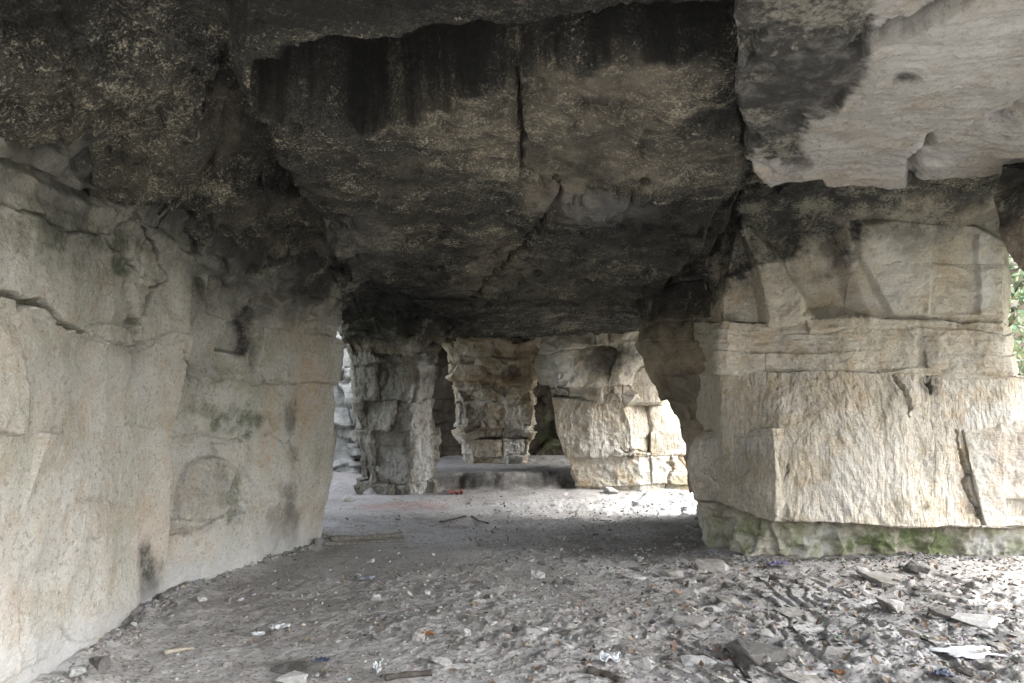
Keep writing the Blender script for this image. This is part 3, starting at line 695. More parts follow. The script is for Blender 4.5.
def d_flank(p):
    return .06 * fbm(p * 1.5, 3, .5, 81) + blocks(p, .7, .28, .045, .03, .014, 23, .5, .06, .1) + .02 * ridge(p * 2.6, 4, .5, 82) + .006 * fbm(p * 18, 3, .6, 83)
body('flank', [[P(690, 492, 8.5), P(716, 496, 8.15), P(760, 470, 8.3), P(760, 470, 10), P(720, 480, 10.2)],
               [P(684, 446, 8.6), P(716, 446, 8.15), P(760, 440, 8.2), P(770, 440, 10), P(706, 440, 10.2)],
               [P(668, 408, 8.8), P(722, 406, 8.05), P(770, 400, 8.1), P(770, 400, 10), P(692, 408, 10.2)],
               [P(650, 370, 8.9), P(722, 362, 7.95), P(770, 362, 8.0), P(770, 362, 10), P(676, 372, 10.2)],
               [P(640, 332, 9.1), P(720, 318, 7.95), P(770, 318, 8.0), P(770, 318, 10), P(660, 335, 10.4)],
               [P(640, 300, 9.2), P(700, 268, 8.2), P(770, 260, 8.2), P(770, 270, 10), P(660, 300, 10.4)],
               [P(645, 280, 9.2), P(700, 220, 8.1), P(770, 200, 8.1), P(770, 240, 10), P(660, 270, 10.4)]],
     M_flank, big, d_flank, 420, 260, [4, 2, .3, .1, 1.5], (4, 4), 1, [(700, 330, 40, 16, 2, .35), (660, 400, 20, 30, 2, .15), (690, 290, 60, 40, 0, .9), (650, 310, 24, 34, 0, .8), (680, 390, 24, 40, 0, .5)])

d_side = lambda p: .02 * fbm(p * 1.6, 3, .5, 91) + .010 * fbm(p * 8, 4, .6, 92) + .003 * fbm(p * 30, 2, .6, 93)
d_side2 = lambda p: d_side(p) - .16 * sstep(-1, 3, poly_sd(*pix(p), [(1006, 500), (1060, 500), (1060, 519), (1009, 518)])) + .012 * ridge(p * 2.5, 3, .5, 94)
body('side_block', [[P(985, 526, 7.45), P(1120, 528, 7.5), P(1120, 528, 8.2), P(985, 526, 8.2)],
                    [P(972, 474, 7.44), P(1120, 474, 7.5), P(1120, 474, 8.2), P(972, 474, 8.2)],
                    [P(962, 432, 7.45), P(1120, 430, 7.5), P(1120, 430, 8.2), P(962, 432, 8.2)],
                    [P(958, 422, 7.52), P(1120, 417, 7.6), P(1120, 417, 8.2), P(958, 422, 8.2)]],
     M_wall, big, d_side2, 260, 110, [3, .2, .1, .2], (4, 8), 1)

# ------------------------------------------------------------------ hanging roof slab, upper right
slab = thing('roof_slab', 'broad pale slab hanging from the cave roof above the biggest pillar', 'roof slab', (2.4, 3.2, 2.7))
ZS = 2.70
SP = [(1.17, 4.03), (1.30, 4.22), (1.45, 4.50), (2.08, 4.44), (2.68, 4.36), (4.9, 4.3), (4.9, 1.0), (.45, 1.0), (.62, 2.2), (.88, 3.1), (1.10, 3.7)]
def d_slab(p):
    px, py = pix(p)
    n3 = p.copy(); n3[:, 2] *= .3
    c, s = math.cos(R(12)), math.sin(R(12))
    q = np.stack([(p[:, 0] * c - p[:, 1] * s) * 2.0, (p[:, 0] * s + p[:, 1] * c) * 9, p[:, 2]], 1)
    d = .03 * fbm(p * 1.2, 3, .5, 101) + .022 * fbm(q, 4, .6, 102) + .010 * fbm(p * 9, 4, .6, 103) + .003 * fbm(p * 40, 2, .6, 104)
    wx = px + 9 * fbm(p * 4, 3, .6, 7); wy = py + 9 * fbm(p * 4, 3, .6, 8)
    global UPM
    up = poly_sd(px + 9 * fbm(p * 3, 2, .4, 7), py + 9 * fbm(p * 3, 2, .4, 8), [(700, -60), (880, -60), (866, 30), (852, 88), (838, 118), (818, 122), (806, 140), (812, 168), (790, 180), (755, 150), (720, 200), (700, 200)])
    UPM = up
    d -= .02 * sstep(-2, 12, up) + .02 * sstep(0, 10, up) * fbm(p * 6, 4, .6, 22)
    rl = [(896, 182), (906, 158), (930, 138), (965, 130), (990, 124), (1030, 98), (1080, 80)]
    rd = seg_dist(wx, wy, rl)[0] * p[:, 1] / F; below = sstep(-1, 2, wy - np.interp(wx, [q_[0] for q_ in rl], [q_[1] for q_ in rl]))
    d -= (.05 * np.exp(-rd / .45) + .16 * np.exp(-rd / .035)) * below * sstep(890, 905, wx)
    d -= .09 * sstep(-1, 4, poly_sd(wx, wy, [(888, 76), (905, 71), (918, 75), (905, 81), (892, 84)]))
    d -= .30 * (1 - sstep(.006, .022, seg_dist(wx, wy, [(856, 48), (880, 36), (920, 22), (962, 0), (990, -20)])[0] * p[:, 1] / F))
    d -= .04 * sstep(0, 10, poly_sd(wx, wy, [(856, 48), (880, 36), (920, 22), (962, 0), (990, -40), (860, -40)]))
    d -= .045 * (1 - sstep(.004, .02, seg_dist(wx, wy, [(906, 158), (930, 138), (990, 124), (1030, 100)])[0] * p[:, 1] / F))
    return d
SL_ST = [(770, 174, 24, 6, 2, .25), (850, 178, 60, 6, 2, .2), (1000, 174, 60, 16, 2, .2), (905, 77, 14, 6, 0, .9), (890, 30, 30, 5, 0, .4), (940, 40, 90, 60, 3, .3), (930, 158, 30, 14, 3, .4)]
nr_, nc_ = 420, 520
vv = np.linspace(0, 1, nr_) ** 1.15; uu = np.linspace(0, 1, nc_) ** 1.35
Yb = 4.42 * (1 - vv) + 1.6 * vv
LX = np.interp(Yb, [1.0, 2.2, 3.1, 3.7, 4.03, 4.22, 4.42], [.45, .62, .88, 1.10, 1.17, 1.30, 1.45])
XX = LX[:, None] * (1 - uu) + 6.7 * uu
far = np.interp(XX, [.4, 1.45, 2.08, 2.68, 6.7], [4.50, 4.50, 4.44, 4.36, 4.3])
YY = Yb[:, None] + (far - 4.42) * ((1 - vv) ** 3)[:, None]
w3 = np.stack([XX.ravel(), YY.ravel(), np.full(XX.size, ZS)], 1).astype(np.float32)
jit = .035 * fbm(w3 * 3, 4, .6, 3); ew = np.maximum(np.exp(-uu[None] * 60), np.exp(-vv[:, None] * 40)).ravel()
w3[:, 0] += jit * ew; w3[:, 1] += .5 * jit * ew
w3[:, 2] -= d_slab(w3)
ed = np.minimum(uu[None] * 4, vv[:, None] * 3).ravel(); w3[:, 2] += .012 * (1 - sstep(0, .012, ed)) + .10 * sstep(.05, .5, fbm(w3 * 3.5, 4, .6, 66)) * (1 - sstep(.02, .10, ed))
lp_ = np.concatenate([np.arange(nc_), np.arange(1, nr_) * nc_ + nc_ - 1, (nr_ - 1) * nc_ + np.arange(nc_ - 2, -1, -1), np.arange(nr_ - 2, 0, -1) * nc_])
sides = []
for k_, h_ in enumerate((.03, .08, .16, .3, .5, .8)):
    r_ = w3[lp_].copy(); r_[:, 2] += h_; nn_ = .04 * fbm(r_ * np.array([3, 3, 9], np.float32), 3, .6, 5)
    r_[:, 0] += nn_ + .015; r_[:, 1] += -np.abs(nn_); sides.append(r_)
m_ = len(lp_); allv = np.concatenate([w3] + sides + [np.array([[2.7, 2.7, ZS + .9]], np.float32)]); qs = [grid_quads(nr_, nc_)]
prev = lp_
for k_ in range(6):
    cur = nr_ * nc_ + k_ * m_ + np.arange(m_); qs.append(np.stack([prev, np.roll(prev, -1), np.roll(cur, -1), cur], 1)); prev = cur
tr_ = np.stack([prev, np.roll(prev, -1), np.full(m_, len(allv) - 1)], 1)
SA = stain_light_attr(allv.astype(np.float32), SL_ST); SA[:len(UPM), 0] = np.maximum(SA[:len(UPM), 0], sstep(-5, 5, UPM + 8 * fbm(w3 * 12, 4, .65, 21)) * sstep(205, 150, pix(w3)[1] + .35 * (pix(w3)[0] - 780)))  # left part of the slab painted dark, for a ledge in deep shadow
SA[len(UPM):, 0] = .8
adopt(mesh_np('slab_body', allv, np.concatenate(qs), tr_, M_slab, None, True, SA), slab)
d_knob = lambda p: .05 * fbm(p * 2.5, 3, .5, 111) + .02 * fbm(p * 8, 4, .6, 112)
body('knob', [[P(1012, 262, 4.0), P(1040, 275, 3.9), P(1090, 270, 4.1), P(1060, 262, 4.5)],
              [P(994, 225, 4.0), P(1040, 235, 3.8), P(1110, 230, 4.1), P(1060, 225, 4.6)],
              [P(988, 200, 4.05), P(1040, 205, 3.8), P(1120, 200, 4.1), P(1060, 200, 4.7)],
              [P(1000, 165, 4.1), P(1040, 160, 3.9), P(1120, 160, 4.1), P(1060, 165, 4.6)]], M_flank, slab, d_knob, 140, 70, [2, 1, .3, .8], (10, 4), 4, None)

# ------------------------------------------------------------------ left pillar in the middle distance
lp = thing('rock_pillar', 'grey rough pillar with a pale right edge, behind the left wall', 'rock pillar', P(395, 495, 12.8))
def d_lp(p):
    return .06 * fbm(p * 1.3, 3, .5, 121) + blocks(p, .6, .6, .05, .04, .02, 31, .1, .10, .12) + .035 * ridge(p * 3, 4, .6, 122) + .01 * fbm(p * 14, 2, .6, 123)
LPs = [(508, 366, 411, 430, 418), (480, 360, 411, 433, 420), (455, 358, 411, 437, 422), (430, 359, 410, 437, 424), (412, 356, 409, 431, 422), (380, 355, 409, 431, 424), (352, 352, 409, 433, 430)]
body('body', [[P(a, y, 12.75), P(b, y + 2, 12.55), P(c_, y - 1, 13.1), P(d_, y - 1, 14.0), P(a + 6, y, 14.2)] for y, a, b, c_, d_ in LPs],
     M_grey, lp, d_lp, 300, 200, [3, 3, .5, .2, .7], (3, 3), 1, [(423, 430, 12, 90, 3, 1.0), (424, 420, 8, 40, 2, .4), (360, 465, 6, 26, 0, .8), (395, 470, 16, 20, 3, .3), (380, 380, 20, 20, 0, .3)])  # right face painted paler, as if lit from the right
d_lph = lambda p: .08 * fbm(p * 1.6, 3, .5, 131) + blocks(p, .4, .2, .06, .04, .03, 33, .3, .15) + .03 * fbm(p * 6, 3, .6, 132)
body('head', [[P(350, 356, 12.6), P(412, 356, 12.4), P(436, 354, 13.0), P(430, 354, 14.2), P(360, 354, 14.4)],
              [P(344, 335, 12.5), P(420, 336, 12.2), P(446, 340, 12.9), P(430, 340, 14.2), P(352, 340, 14.4)],
              [P(338, 300, 12.4), P(430, 300, 12.2), P(456, 310, 12.9), P(440, 310, 14.4), P(345, 310, 14.4)]],
     M_flank, lp, d_lph, 220, 60, [3, 2, .4, .2, .6], (4, 3), 1, [(390, 345, 60, 14, 0, .7), (415, 350, 16, 8, 3, .5)])

# ------------------------------------------------------------------ far pillar
fp = thing('rock_pillar', 'furthest small pillar of tan and grey stone courses, flaring wide towards its top', 'rock pillar', P(497, 462, 16.2))
g = .0
def fpr(y, a, b, Yf=16.0): return [P(a, y, Yf), P((a + b) / 2, y + .5, Yf - .15), P(b, y, Yf), P(b - 4, y, Yf + 1.3), P(a + 6, y, Yf + 1.3)]
d_fp = lambda p: .07 * fbm(p * 1.6, 3, .5, 141) + blocks(p, .42, .24, .09, .05, .03, 41, .1, .14, .12) + .035 * ridge(p * 4, 4, .6, 142)
body('foot', [fpr(476, 466, 526), fpr(455, 464, 528), fpr(438, 466, 530)], M_mid, fp, d_fp, 180, 60, [3, 3, .5, .2, .5], (3, 4), 1, [(515, 450, 12, 20, 3, .9), (485, 445, 16, 10, 2, .6), (470, 452, 8, 20, 3, .5)])
body('shaft', [fpr(438, 460, 531, 15.9), fpr(420, 456, 533, 15.85), fpr(400, 456, 534, 15.8), fpr(388, 455, 534, 15.8)], M_mid, fp, d_fp, 200, 90, [3, 3, .5, .2, .5], (5, 5), 1, [(515, 420, 18, 24, 3, .7), (470, 415, 16, 20, 0, .3), (490, 425, 20, 8, 2, .4)])
body('capital', [fpr(390, 456, 534, 15.9), fpr(376, 452, 540, 15.7), fpr(362, 450, 544, 15.6), fpr(340, 446, 548, 15.5), fpr(325, 440, 550, 15.5)], M_mid, fp, d_fp, 200, 90, [3, 3, .5, .2, .5], (5, 3), 1, [(490, 382, 40, 10, 2, .8), (510, 372, 12, 8, 0, .7), (470, 360, 14, 10, 3, .3), (525, 365, 14, 16, 2, .5)])

# ------------------------------------------------------------------ right pillar in the middle distance
rp = thing('rock_pillar', 'cream pillar with a leaning left edge and stacked blocks, between the far and biggest pillars', 'rock pillar', P(630, 492, 13.5))
def d_rp(p):
    d = .05 * fbm(p * 1.2, 3, .5, 151) + blocks(p, 1.3, .62, .03, .03, .015, 51, .0, .07, .06) + .018 * ridge(p * 3.5, 4, .55, 152) + .008 * fbm(p * 16, 2, .6, 153)
    return d + crack_disp(p, [([(618, 450), (630, 458), (632, 448), (648, 452)], .02, .06), ([(666, 492), (674, 470), (670, 455)], .02, .07)])
R_ST = [(640, 480, 30, 16, 1, .2), (680, 485, 14, 12, 1, .5), (610, 410, 40, 20, 2, .2), (600, 460, 20, 30, 3, .4), (655, 470, 26, 20, 3, .5)]
body('foot', [[P(578, 502, 13.3), P(640, 503, 13.1), P(698, 502, 13.3), P(700, 500, 14.8), P(590, 500, 14.8)],
              [P(576, 480, 13.3), P(640, 480, 13.1), P(694, 478, 13.3), P(696, 480, 14.8), P(590, 480, 14.8)],
              [P(566, 452, 13.25), P(640, 452, 13.1), P(686, 452, 13.35), P(690, 452, 14.8), P(585, 452, 14.8)]], M_mid, rp, d_rp, 300, 80, [3, 3, .4, .2, .6], (3, 8), 1, R_ST)
body('shaft', [[P(564, 457, 13.25), P(632, 457, 13.05), P(682, 457, 13.65), P(684, 457, 14.6), P(580, 456, 14.6)],
               [P(556, 428, 13.25), P(632, 428, 13.05), P(666, 428, 13.6), P(668, 428, 14.6), P(575, 428, 14.6)],
               [P(552, 397, 13.25), P(620, 396, 13.05), P(650, 396, 13.55), P(654, 396, 14.6), P(570, 396, 14.6)]], M_shaft, rp, d_rp, 320, 110, [3, 2, .4, .2, .6], (4, 6), 1, R_ST)
d_rph = lambda p: .09 * fbm(p * 1.5, 3, .5, 161) + blocks(p, .7, .5, .06, .04, .02, 61, .2, .12, .2) + .035 * ridge(p * 3, 4, .6, 162)
body('head', [[P(550, 398, 13.2), P(616, 396, 13.0), P(632, 396, 13.3), P(640, 394, 14.6), P(570, 394, 14.6)],
              [P(544, 372, 13.2), P(620, 372, 12.9), P(640, 372, 13.2), P(648, 372, 14.6), P(565, 372, 14.6)],
              [P(540, 345, 13.2), P(625, 345, 12.8), P(655, 345, 13.1), P(660, 345, 14.6), P(560, 345, 14.6)],
              [P(538, 320, 13.2), P(625, 320, 12.8), P(660, 320, 13.1), P(660, 320, 14.6), P(560, 320, 14.6)]], M_head, rp, d_rph, 260, 100, [3, 2, .4, .2, .6], (5, 3), 1, [(610, 360, 36, 18, 0, .7), (560, 370, 20, 26, 3, .8), (580, 392, 40, 5, 0, .4)])
d_sb = lambda p: .025 * fbm(p * 2.5, 3, .5, 171) + .012 * fbm(p * 9, 3, .6, 172)
for (x0, x1, y0, y1, yf) in ((616, 656, 368, 386, 13.25), (622, 660, 384, 405, 13.2), (650, 680, 430, 456, 13.3)):
    yy = yf; e = 2
    body('side_block', [[P(x0 + e, y1, yy), P(x1, y1, yy + .1), P(x1 + 2, y1, 14.2), P(x0, y1, 14.2)], [P(x0, y1 - 3, yy - .05), P(x1 + 2, y1 - 3, yy + .05), P(x1 + 2, y1 - 3, 14.2), P(x0, y1 - 3, 14.2)],
                        [P(x0, y0 + 3, yy - .05), P(x1, y0 + 3, yy + .05), P(x1 + 2, y0 + 3, 14.2), P(x0, y0 + 3, 14.2)], [P(x0 + e, y0, yy), P(x1 - 2, y0, yy + .1), P(x1, y0, 14.2), P(x0, y0, 14.2)]],
         M_shaft, rp, d_sb, 100, 34, [2, 1, .3, .3], (4, 5), 1)

# ------------------------------------------------------------------ dark wall at the back, outcrop outside on the left
d_bw = lambda p: .12 * fbm(p * 1.0, 3, .5, 181) + blocks(p, 1.0, .3, .08, .05, .03, 71, .0, .2) + .03 * fbm(p * 5, 4, .6, 182)
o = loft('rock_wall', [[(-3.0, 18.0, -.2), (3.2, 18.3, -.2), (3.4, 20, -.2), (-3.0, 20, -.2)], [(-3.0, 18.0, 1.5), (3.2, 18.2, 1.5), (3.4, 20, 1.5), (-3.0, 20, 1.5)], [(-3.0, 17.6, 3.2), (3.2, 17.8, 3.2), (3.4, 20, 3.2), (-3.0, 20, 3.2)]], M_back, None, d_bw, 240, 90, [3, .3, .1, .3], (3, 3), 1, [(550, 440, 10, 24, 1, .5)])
tag(o, 'dark bedded rock wall closing the back of the cave, behind the furthest pillar', 'rock wall')
d_oc = lambda p: .12 * fbm(p * 1.3, 3, .5, 191) + blocks(p, .6, .35, .14, .07, .04, 81, .3, .2, .15) + .04 * fbm(p * 5, 4, .6, 192)
o = loft('rock_outcrop', [[(-5.6, 16.4, -.1), (-3.2, 16.2, -.1), (-3.0, 18, -.1), (-5.6, 18, -.1)], [(-5.4, 16.6, 1.5), (-3.2, 16.5, 1.5), (-3.1, 18, 1.5), (-5.4, 18, 1.5)], [(-5.2, 16.9, 3.2), (-3.2, 16.9, 3.2), (-3.1, 18, 3.2), (-5.2, 18, 3.2)]], M_out, None, d_oc, 220, 120, [3, 1, .2, .4], (3, 6), 1)
tag(o, 'white sunlit broken rock seen through the narrow gap left of the grey pillar', 'rock outcrop')

# ------------------------------------------------------------------ loose stones and litter
def stone_mesh(name, seed, size, flat, mat, n=16, sub=0):
    r = np.random.default_rng(seed); bm = bmesh.new(); n = 11 if flat else n
    for _ in range(n):
        v = r.normal(size=3); v /= np.linalg.norm(v); v *= .8 + .25 * r.random()
        bm.verts.new((v[0] * size[0], v[1] * size[1], np.clip(v[2] * 3, -1, 1) * size[2] if flat else v[2] * size[2]))
    bmesh.ops.convex_hull(bm, input=bm.verts)
    bmesh.ops.delete(bm, geom=[v for v in bm.verts if not v.link_faces], context='VERTS')
    if sub:
        bmesh.ops.bevel(bm, geom=bm.edges[:], offset=min(size) * .12, segments=1, affect='EDGES')
        bmesh.ops.triangulate(bm, faces=bm.faces[:])
        bmesh.ops.subdivide_edges(bm, edges=bm.edges[:], cuts=sub, use_grid_fill=True)
        co = np.array([v.co[:] for v in bm.verts], np.float32)
        dn = fbm(co / max(size) * 2.5 + seed, 4, .6) * min(size) * .22
        bm.normal_update()
        for v, k in zip(bm.verts, dn): v.co += v.normal * float(k)
    me = bpy.data.meshes.new(name); bm.to_mesh(me); bm.free(); me.materials.append(mat)
    return me
def put(name, me, x, y, z, rz=0, tilt=(0, 0), sc=1.0):
    o = bpy.data.objects.new(name, me); COL.objects.link(o); o.location = (x, y, z); o.rotation_euler = (tilt[0], tilt[1], rz); o.scale = (sc,) * 3
    return o

BIG = [  # px, py(bottom), half width px, half depth m, half height m, tilt, material, kind, label
 (713, 574, 21, .13, .055, (.05, .1), M_stone, 'stone', 'squat grey stone with a dark underside, lying in front of the mossy base'),
 (788, 584, 18, .10, .025, (0, .05), M_stone_d, 'stone', 'thin brown slab with a straight dark edge, right of the squat grey stone'),
 (893, 586, 36, .22, .022, (.12, .18), M_stone, 'stone slab', 'long pale slab leaning on a dark rounded boulder at the mossy pillar foot'),
 (920, 576, 15, .11, .055, (.1, .5), M_stone_d, 'stone', 'dark rounded boulder under the end of the long leaning slab'),
 (892, 618, 18, .12, .06, (.3, .3), M_stone, 'stone', 'tilted grey block with a black shadowed left side, below the long slab'),
 (812, 637, 22, .11, .018, (.1, .15), M_stone_p, 'stone slab', 'thin pale slab tilted over a dark gap in the right foreground'),
 (605, 643, 17, .11, .015, (.1, -.1), M_stone_p, 'stone slab', 'pale squarish flat stone above the crumpled white paper'),
 (646, 671, 17, .12, .02, (.12, 0), M_stone_p, 'stone slab', 'pale flat stone standing nearest the bottom edge, right of the crumpled white paper'),
 (700, 671, 26, .09, .02, (.1, .08), M_stone_p, 'stone slab', 'long narrow pale slab in the foreground, left of the big dark slab'),
 (770, 676, 44, .24, .05, (.18, .22), M_stone_d, 'stone slab', 'big dark tilted slab with a broken edge in the foreground'),
 (812, 692, 30, .15, .03, (.1, .3), M_stone, 'stone slab', 'grey slab cut by the bottom edge of the picture, beside the big dark slab'),
 (800, 620, 26, .14, .02, (.1, .1), M_stone, 'stone slab', 'smooth grey slab half buried left of the thin pale slab'),
 (940, 600, 26, .14, .025, (.1, .2), M_stone, 'stone slab', 'flat grey slab right of the tilted grey block'),
 (990, 632, 34, .16, .02, (.08, .1), M_stone_p, 'stone slab', 'bright flat slab near the right edge above the white sheet'),
 (952, 622, 24, .12, .03, (.15, .25), M_stone_d, 'stone slab', 'dark layered slab between the tilted block and the bright slab'),
 (288, 676, 26, .10, .022, (.12, -.2), M_stone_d, 'stone slab', 'dark slab with a raised edge at the bottom left foreground'),
 (290, 688, 22, .10, .02, (.1, 0), M_stone_p, 'stone slab', 'pale flat stone just below the dark slab at bottom left'),
 (417, 645, 9, .05, .045, (.1, .2), M_stone, 'stone', 'upright tan grey stone left of the orange scrap'),
 (378, 645, 10, .05, .02, (.1, .2), M_stone_d, 'stone', 'low dark stone left of the upright tan grey stone'),
 (441, 668, 14, .08, .02, (.1, .1), M_stone_p, 'stone slab', 'tan pointed flat stone right of the long dark plank'),
 (466, 640, 6, .04, .04, (.1, .1), M_stone_p, 'stone', 'small pale lump alone right of the orange scrap'),
 (674, 580, 13, .09, .035, (.1, .1), M_stone, 'stone', 'knobbly grey lump left of the squat grey stone'),
 (640, 572, 13, .07, .018, (.05, -.15), M_stone_d, 'stone', 'narrow dark stone in the shadow left of the knobbly lump'),
 (635, 582, 15, .10, .012, (.05, .05), M_stone_p, 'stone slab', 'pale thin plate flat on the dirt below the narrow dark stone'),
 (538, 581, 9, .06, .04, (.1, .1), M_stone_p, 'stone', 'pair-like pale lump near the middle of the floor'),
 (570, 588, 8, .05, .03, (.1, .3), M_stone_d, 'stone', 'small dark stone right of the pale middle lump'),
 (694, 630, 26, .10, .03, (.15, .1), M_stone, 'stone', 'rough grey rubble ridge above the long narrow pale slab'),
 (735, 610, 20, .09, .025, (.1, .15), M_stone, 'stone', 'layered grey stone with leaves around it, left of the smooth slab'),
 (516, 636, 10, .06, .02, (.1, .1), M_stone_d, 'stone', 'dark flat stone alone in the middle foreground'),
 (490, 628, 7, .05, .018, (.1, .1), M_stone_p, 'stone', 'whitish chip left of the dark flat middle stone'),
 (368, 566, 7, .05, .035, (.1, .1), M_stone_p, 'stone', 'cream lump near the end of the grey stick'),
 (198, 604, 8, .06, .02, (.1, .1), M_stone_p, 'stone', 'pale chip at the foot of the left wall behind its corner'),
 (225, 606, 6, .04, .03, (.1, .1), M_stone, 'stone', 'brownish small stone near the left wall corner'),
 (92, 672, 13, .08, .03, (.1, .2), M_stone_d, 'stone', 'dark stone against the nearest foot of the left wall'),
 (76, 682, 10, .05, .04, (.1, .2), M_stone_p, 'stone', 'pale lump in the bottom left corner below the wall'),
 (448, 497, 8, .10, .05, (.1, .2), M_stone_p, 'stone', 'pale stone beside the red wrapper'),
 (395, 498, 9, .12, .07, (.1, .2), M_stone, 'stone', 'grey stone against the foot of the grey pillar'),
 (350, 505, 12, .16, .06, (.1, .2), M_stone_p, 'stone', 'white stone in the gap left of the grey pillar'),
 (372, 498, 9, .13, .06, (.1, .2), M_stone_p, 'stone', 'white stone at the left corner of the grey pillar'),
 (320, 548, 8, .07, .05, (.1, .1), M_stone_p, 'stone', 'cream stone at the far end of the left wall foot'),
 (605, 524, 13, .14, .02, (.05, .05), M_stone_p, 'stone slab', 'pale plate on the bright floor before the cream pillar'),
 (612, 496, 9, .12, .08, (.1, .1), M_stone_p, 'stone', 'block at the left foot of the cream pillar'),
 (1000, 655, 18, .12, .025, (.1, .2), M_stone, 'stone slab', 'grey slab on the right edge below the bright slab'),
 (845, 660, 20, .11, .022, (.1, .2), M_stone, 'stone slab', 'grey flake of bedrock left of the white sheet'),
 (905, 640, 22, .10, .02, (.1, .2), M_stone_d, 'stone slab', 'dark flake below the tilted grey block'),
 (770, 640, 16, .09, .02, (.1, .2), M_stone, 'stone slab', 'small grey flake above the big dark slab'),
]
for k, (bx, by, hw, hd, hh, tl, m, cat, lab) in enumerate(BIG):
    X, Y, Z = gpix(bx, by - 3)
    w = hw * Y / F
    me = stone_mesh('stone_slab' if 'slab' in cat else 'stone', 100 + k, (w * 1.08, hd, hh), True, m, 18, 3)
    tag(put('stone_slab' if 'slab' in cat else 'stone', me, X, Y + hd * .6, Z + hh * .25, random.uniform(-.25, .25), (tl[0] * .6, tl[1] * .6)), lab, cat)

# smaller chips, one object each
protos = [stone_mesh('stone_chip', 300 + k, (1, .75 + .1 * (k % 3), (.35, .55, .25)[k % 3]), k % 2 == 0, (M_stone, M_stone_d, M_stone, M_stone, M_stone_p)[k % 5], 14, 1) for k in range(12)]
r = random.Random(5)
n_ch = 0
while n_ch < 250:
    bx = r.uniform(90, 1020); by = 683 - 175 * r.random() ** .8
    foot = n_ch < 55
    if by < 515 and r.random() < .5: continue
    X, Y, Z = gpix(bx, by)
    if r.random() > .35 + .65 * min(1, max(0, (X + 1.2) / 2.2)): continue
    wl = np.interp(Y, [0, 4.24, 5.8, 6.0, 8.57, 8.9], [-2.3, -2.4, -2.6, -2.66, -2.06, -2.3])
    if foot:
        if n_ch < 38: Y = r.uniform(4.0, 8.6); X = float(np.interp(Y, [0, 4.24, 5.8, 6.0, 8.57, 8.9], [-2.3, -2.4, -2.6, -2.66, -2.06, -2.3])) + .05 + .14 * r.random() ** 2
        else: X = r.uniform(2.0, 4.8); Y = float(np.interp(X, [1.9, 2.3, 4.9], [7.9, 7.48, 7.52])) - .16 * r.random() ** 2
        Z = ground_z(X, Y)
    elif X < wl + .12 or (X > 1.8 and Y > 7.4 and Y < 11): continue
    sz = r.uniform(.014, .038) * (1 if r.random() < .8 else 1.5)
    o = put('stone_chip', r.choice(protos), X, Y, Z + sz * .18, r.uniform(0, 6.28), (r.uniform(-.3, .3), r.uniform(-.3, .3)), sz)
    tag(o, 'small loose angular stone chip lying on the dirt floor', 'stone chip', 'loose stone chips scattered over the dirt floor')
    n_ch += 1

fl_protos = [stone_mesh('slate_flake', 500 + k, (1, .55 + .08 * (k % 4), .10 + .03 * (k % 3)), True, (M_stone, M_stone_d, M_stone, M_stone_d, M_stone_p)[k % 5], 12, 1) for k in range(10)]
n_fl = 0
while n_fl < 150:
    bx = r.gauss(850, 130); by = 690 - 125 * r.random()
    if not (420 < bx < 1040): continue
    X, Y, Z = gpix(bx, by)
    if X > 1.8 and Y > 7.35: continue
    if vnoise(np.array([[X * 1.6, Y * 1.6, 3.3]]))[0] < -.1 + .3 * r.random() - .15: continue
    sz = r.uniform(.03, .085)
    o = put('slate_flake', r.choice(fl_protos), X, Y, Z + sz * .04, r.gauss(-.35, .5), (r.uniform(-.05, .35), r.uniform(-.1, .3)), sz)
    tag(o, 'flat grey slate flake lying among the rubble in the foreground', 'slate flake', 'slate flakes strewn over the foreground floor')
    n_fl += 1

# gravel too small to count
def scatter(n, seed, xr, yfun, accept):
    q = np.random.default_rng(seed); X = []; 
    while len(X) < n:
        bx = q.uniform(40, 1024); by = yfun(q); Y = EYE * F / (by - HY); x = (bx - CX) / F * Y
        wl = np.interp(Y, [0, 4.24, 5.8, 6.0, 8.57, 8.9], [-2.3, -2.4, -2.6, -2.66, -2.06, -2.6])
        if x < wl + .06 or (x > 1.95 and 7.55 < Y < 11) or not accept(q, x, Y): continue
        X.append((x, Y))
    return np.array(X, np.float32)
bmx = bmesh.new(); bmesh.ops.create_icosphere(bmx, subdivisions=1, radius=1)
ICV = np.array([v.co[:] for v in bmx.verts], np.float32); ICF = np.array([[v.index for v in f.verts] for f in bmx.faces]); bmx.free()
def dens(q, x, Y): return q.random() < .25 + .75 * min(1, max(0, (x + 1.6) / 2.4))
pts = scatter(5500, 8, None, lambda q: 700 - 208 * q.random() ** .75, dens)
qe = np.random.default_rng(77)      # crumbs gathered along the foot of the rock
ye = qe.uniform(3.6, 8.7, 1100); xe = np.interp(ye, [0, 4.24, 5.8, 6.0, 8.57, 8.9], [-2.3, -2.4, -2.6, -2.66, -2.06, -2.3]) + .02 + .16 * qe.random(1100) ** 2
xa = qe.uniform(1.9, 4.9, 900); ya = np.interp(xa, [1.9, 2.3, 4.9], [8.0, 7.55, 7.6]) - .02 - .22 * qe.random(900) ** 2
pts = np.concatenate([pts, np.stack([xe, ye], 1), np.stack([xa, ya], 1)]).astype(np.float32)
q = np.random.default_rng(9); n = len(pts)
sz = (.0045 + .013 * q.random(n) ** 2.5)[:, None, None] * (1 + .05 * pts[:, 1])[:, None, None]
shape = (ICV[None] * (1 + .5 * (q.random((n, len(ICV), 1)) - .5))) * np.stack([np.ones(n), .5 + .5 * q.random(n), .25 + .5 * q.random(n)], 1)[:, None]
a = q.random(n) * 6.28; ca, sa_ = np.cos(a)[:, None], np.sin(a)[:, None]
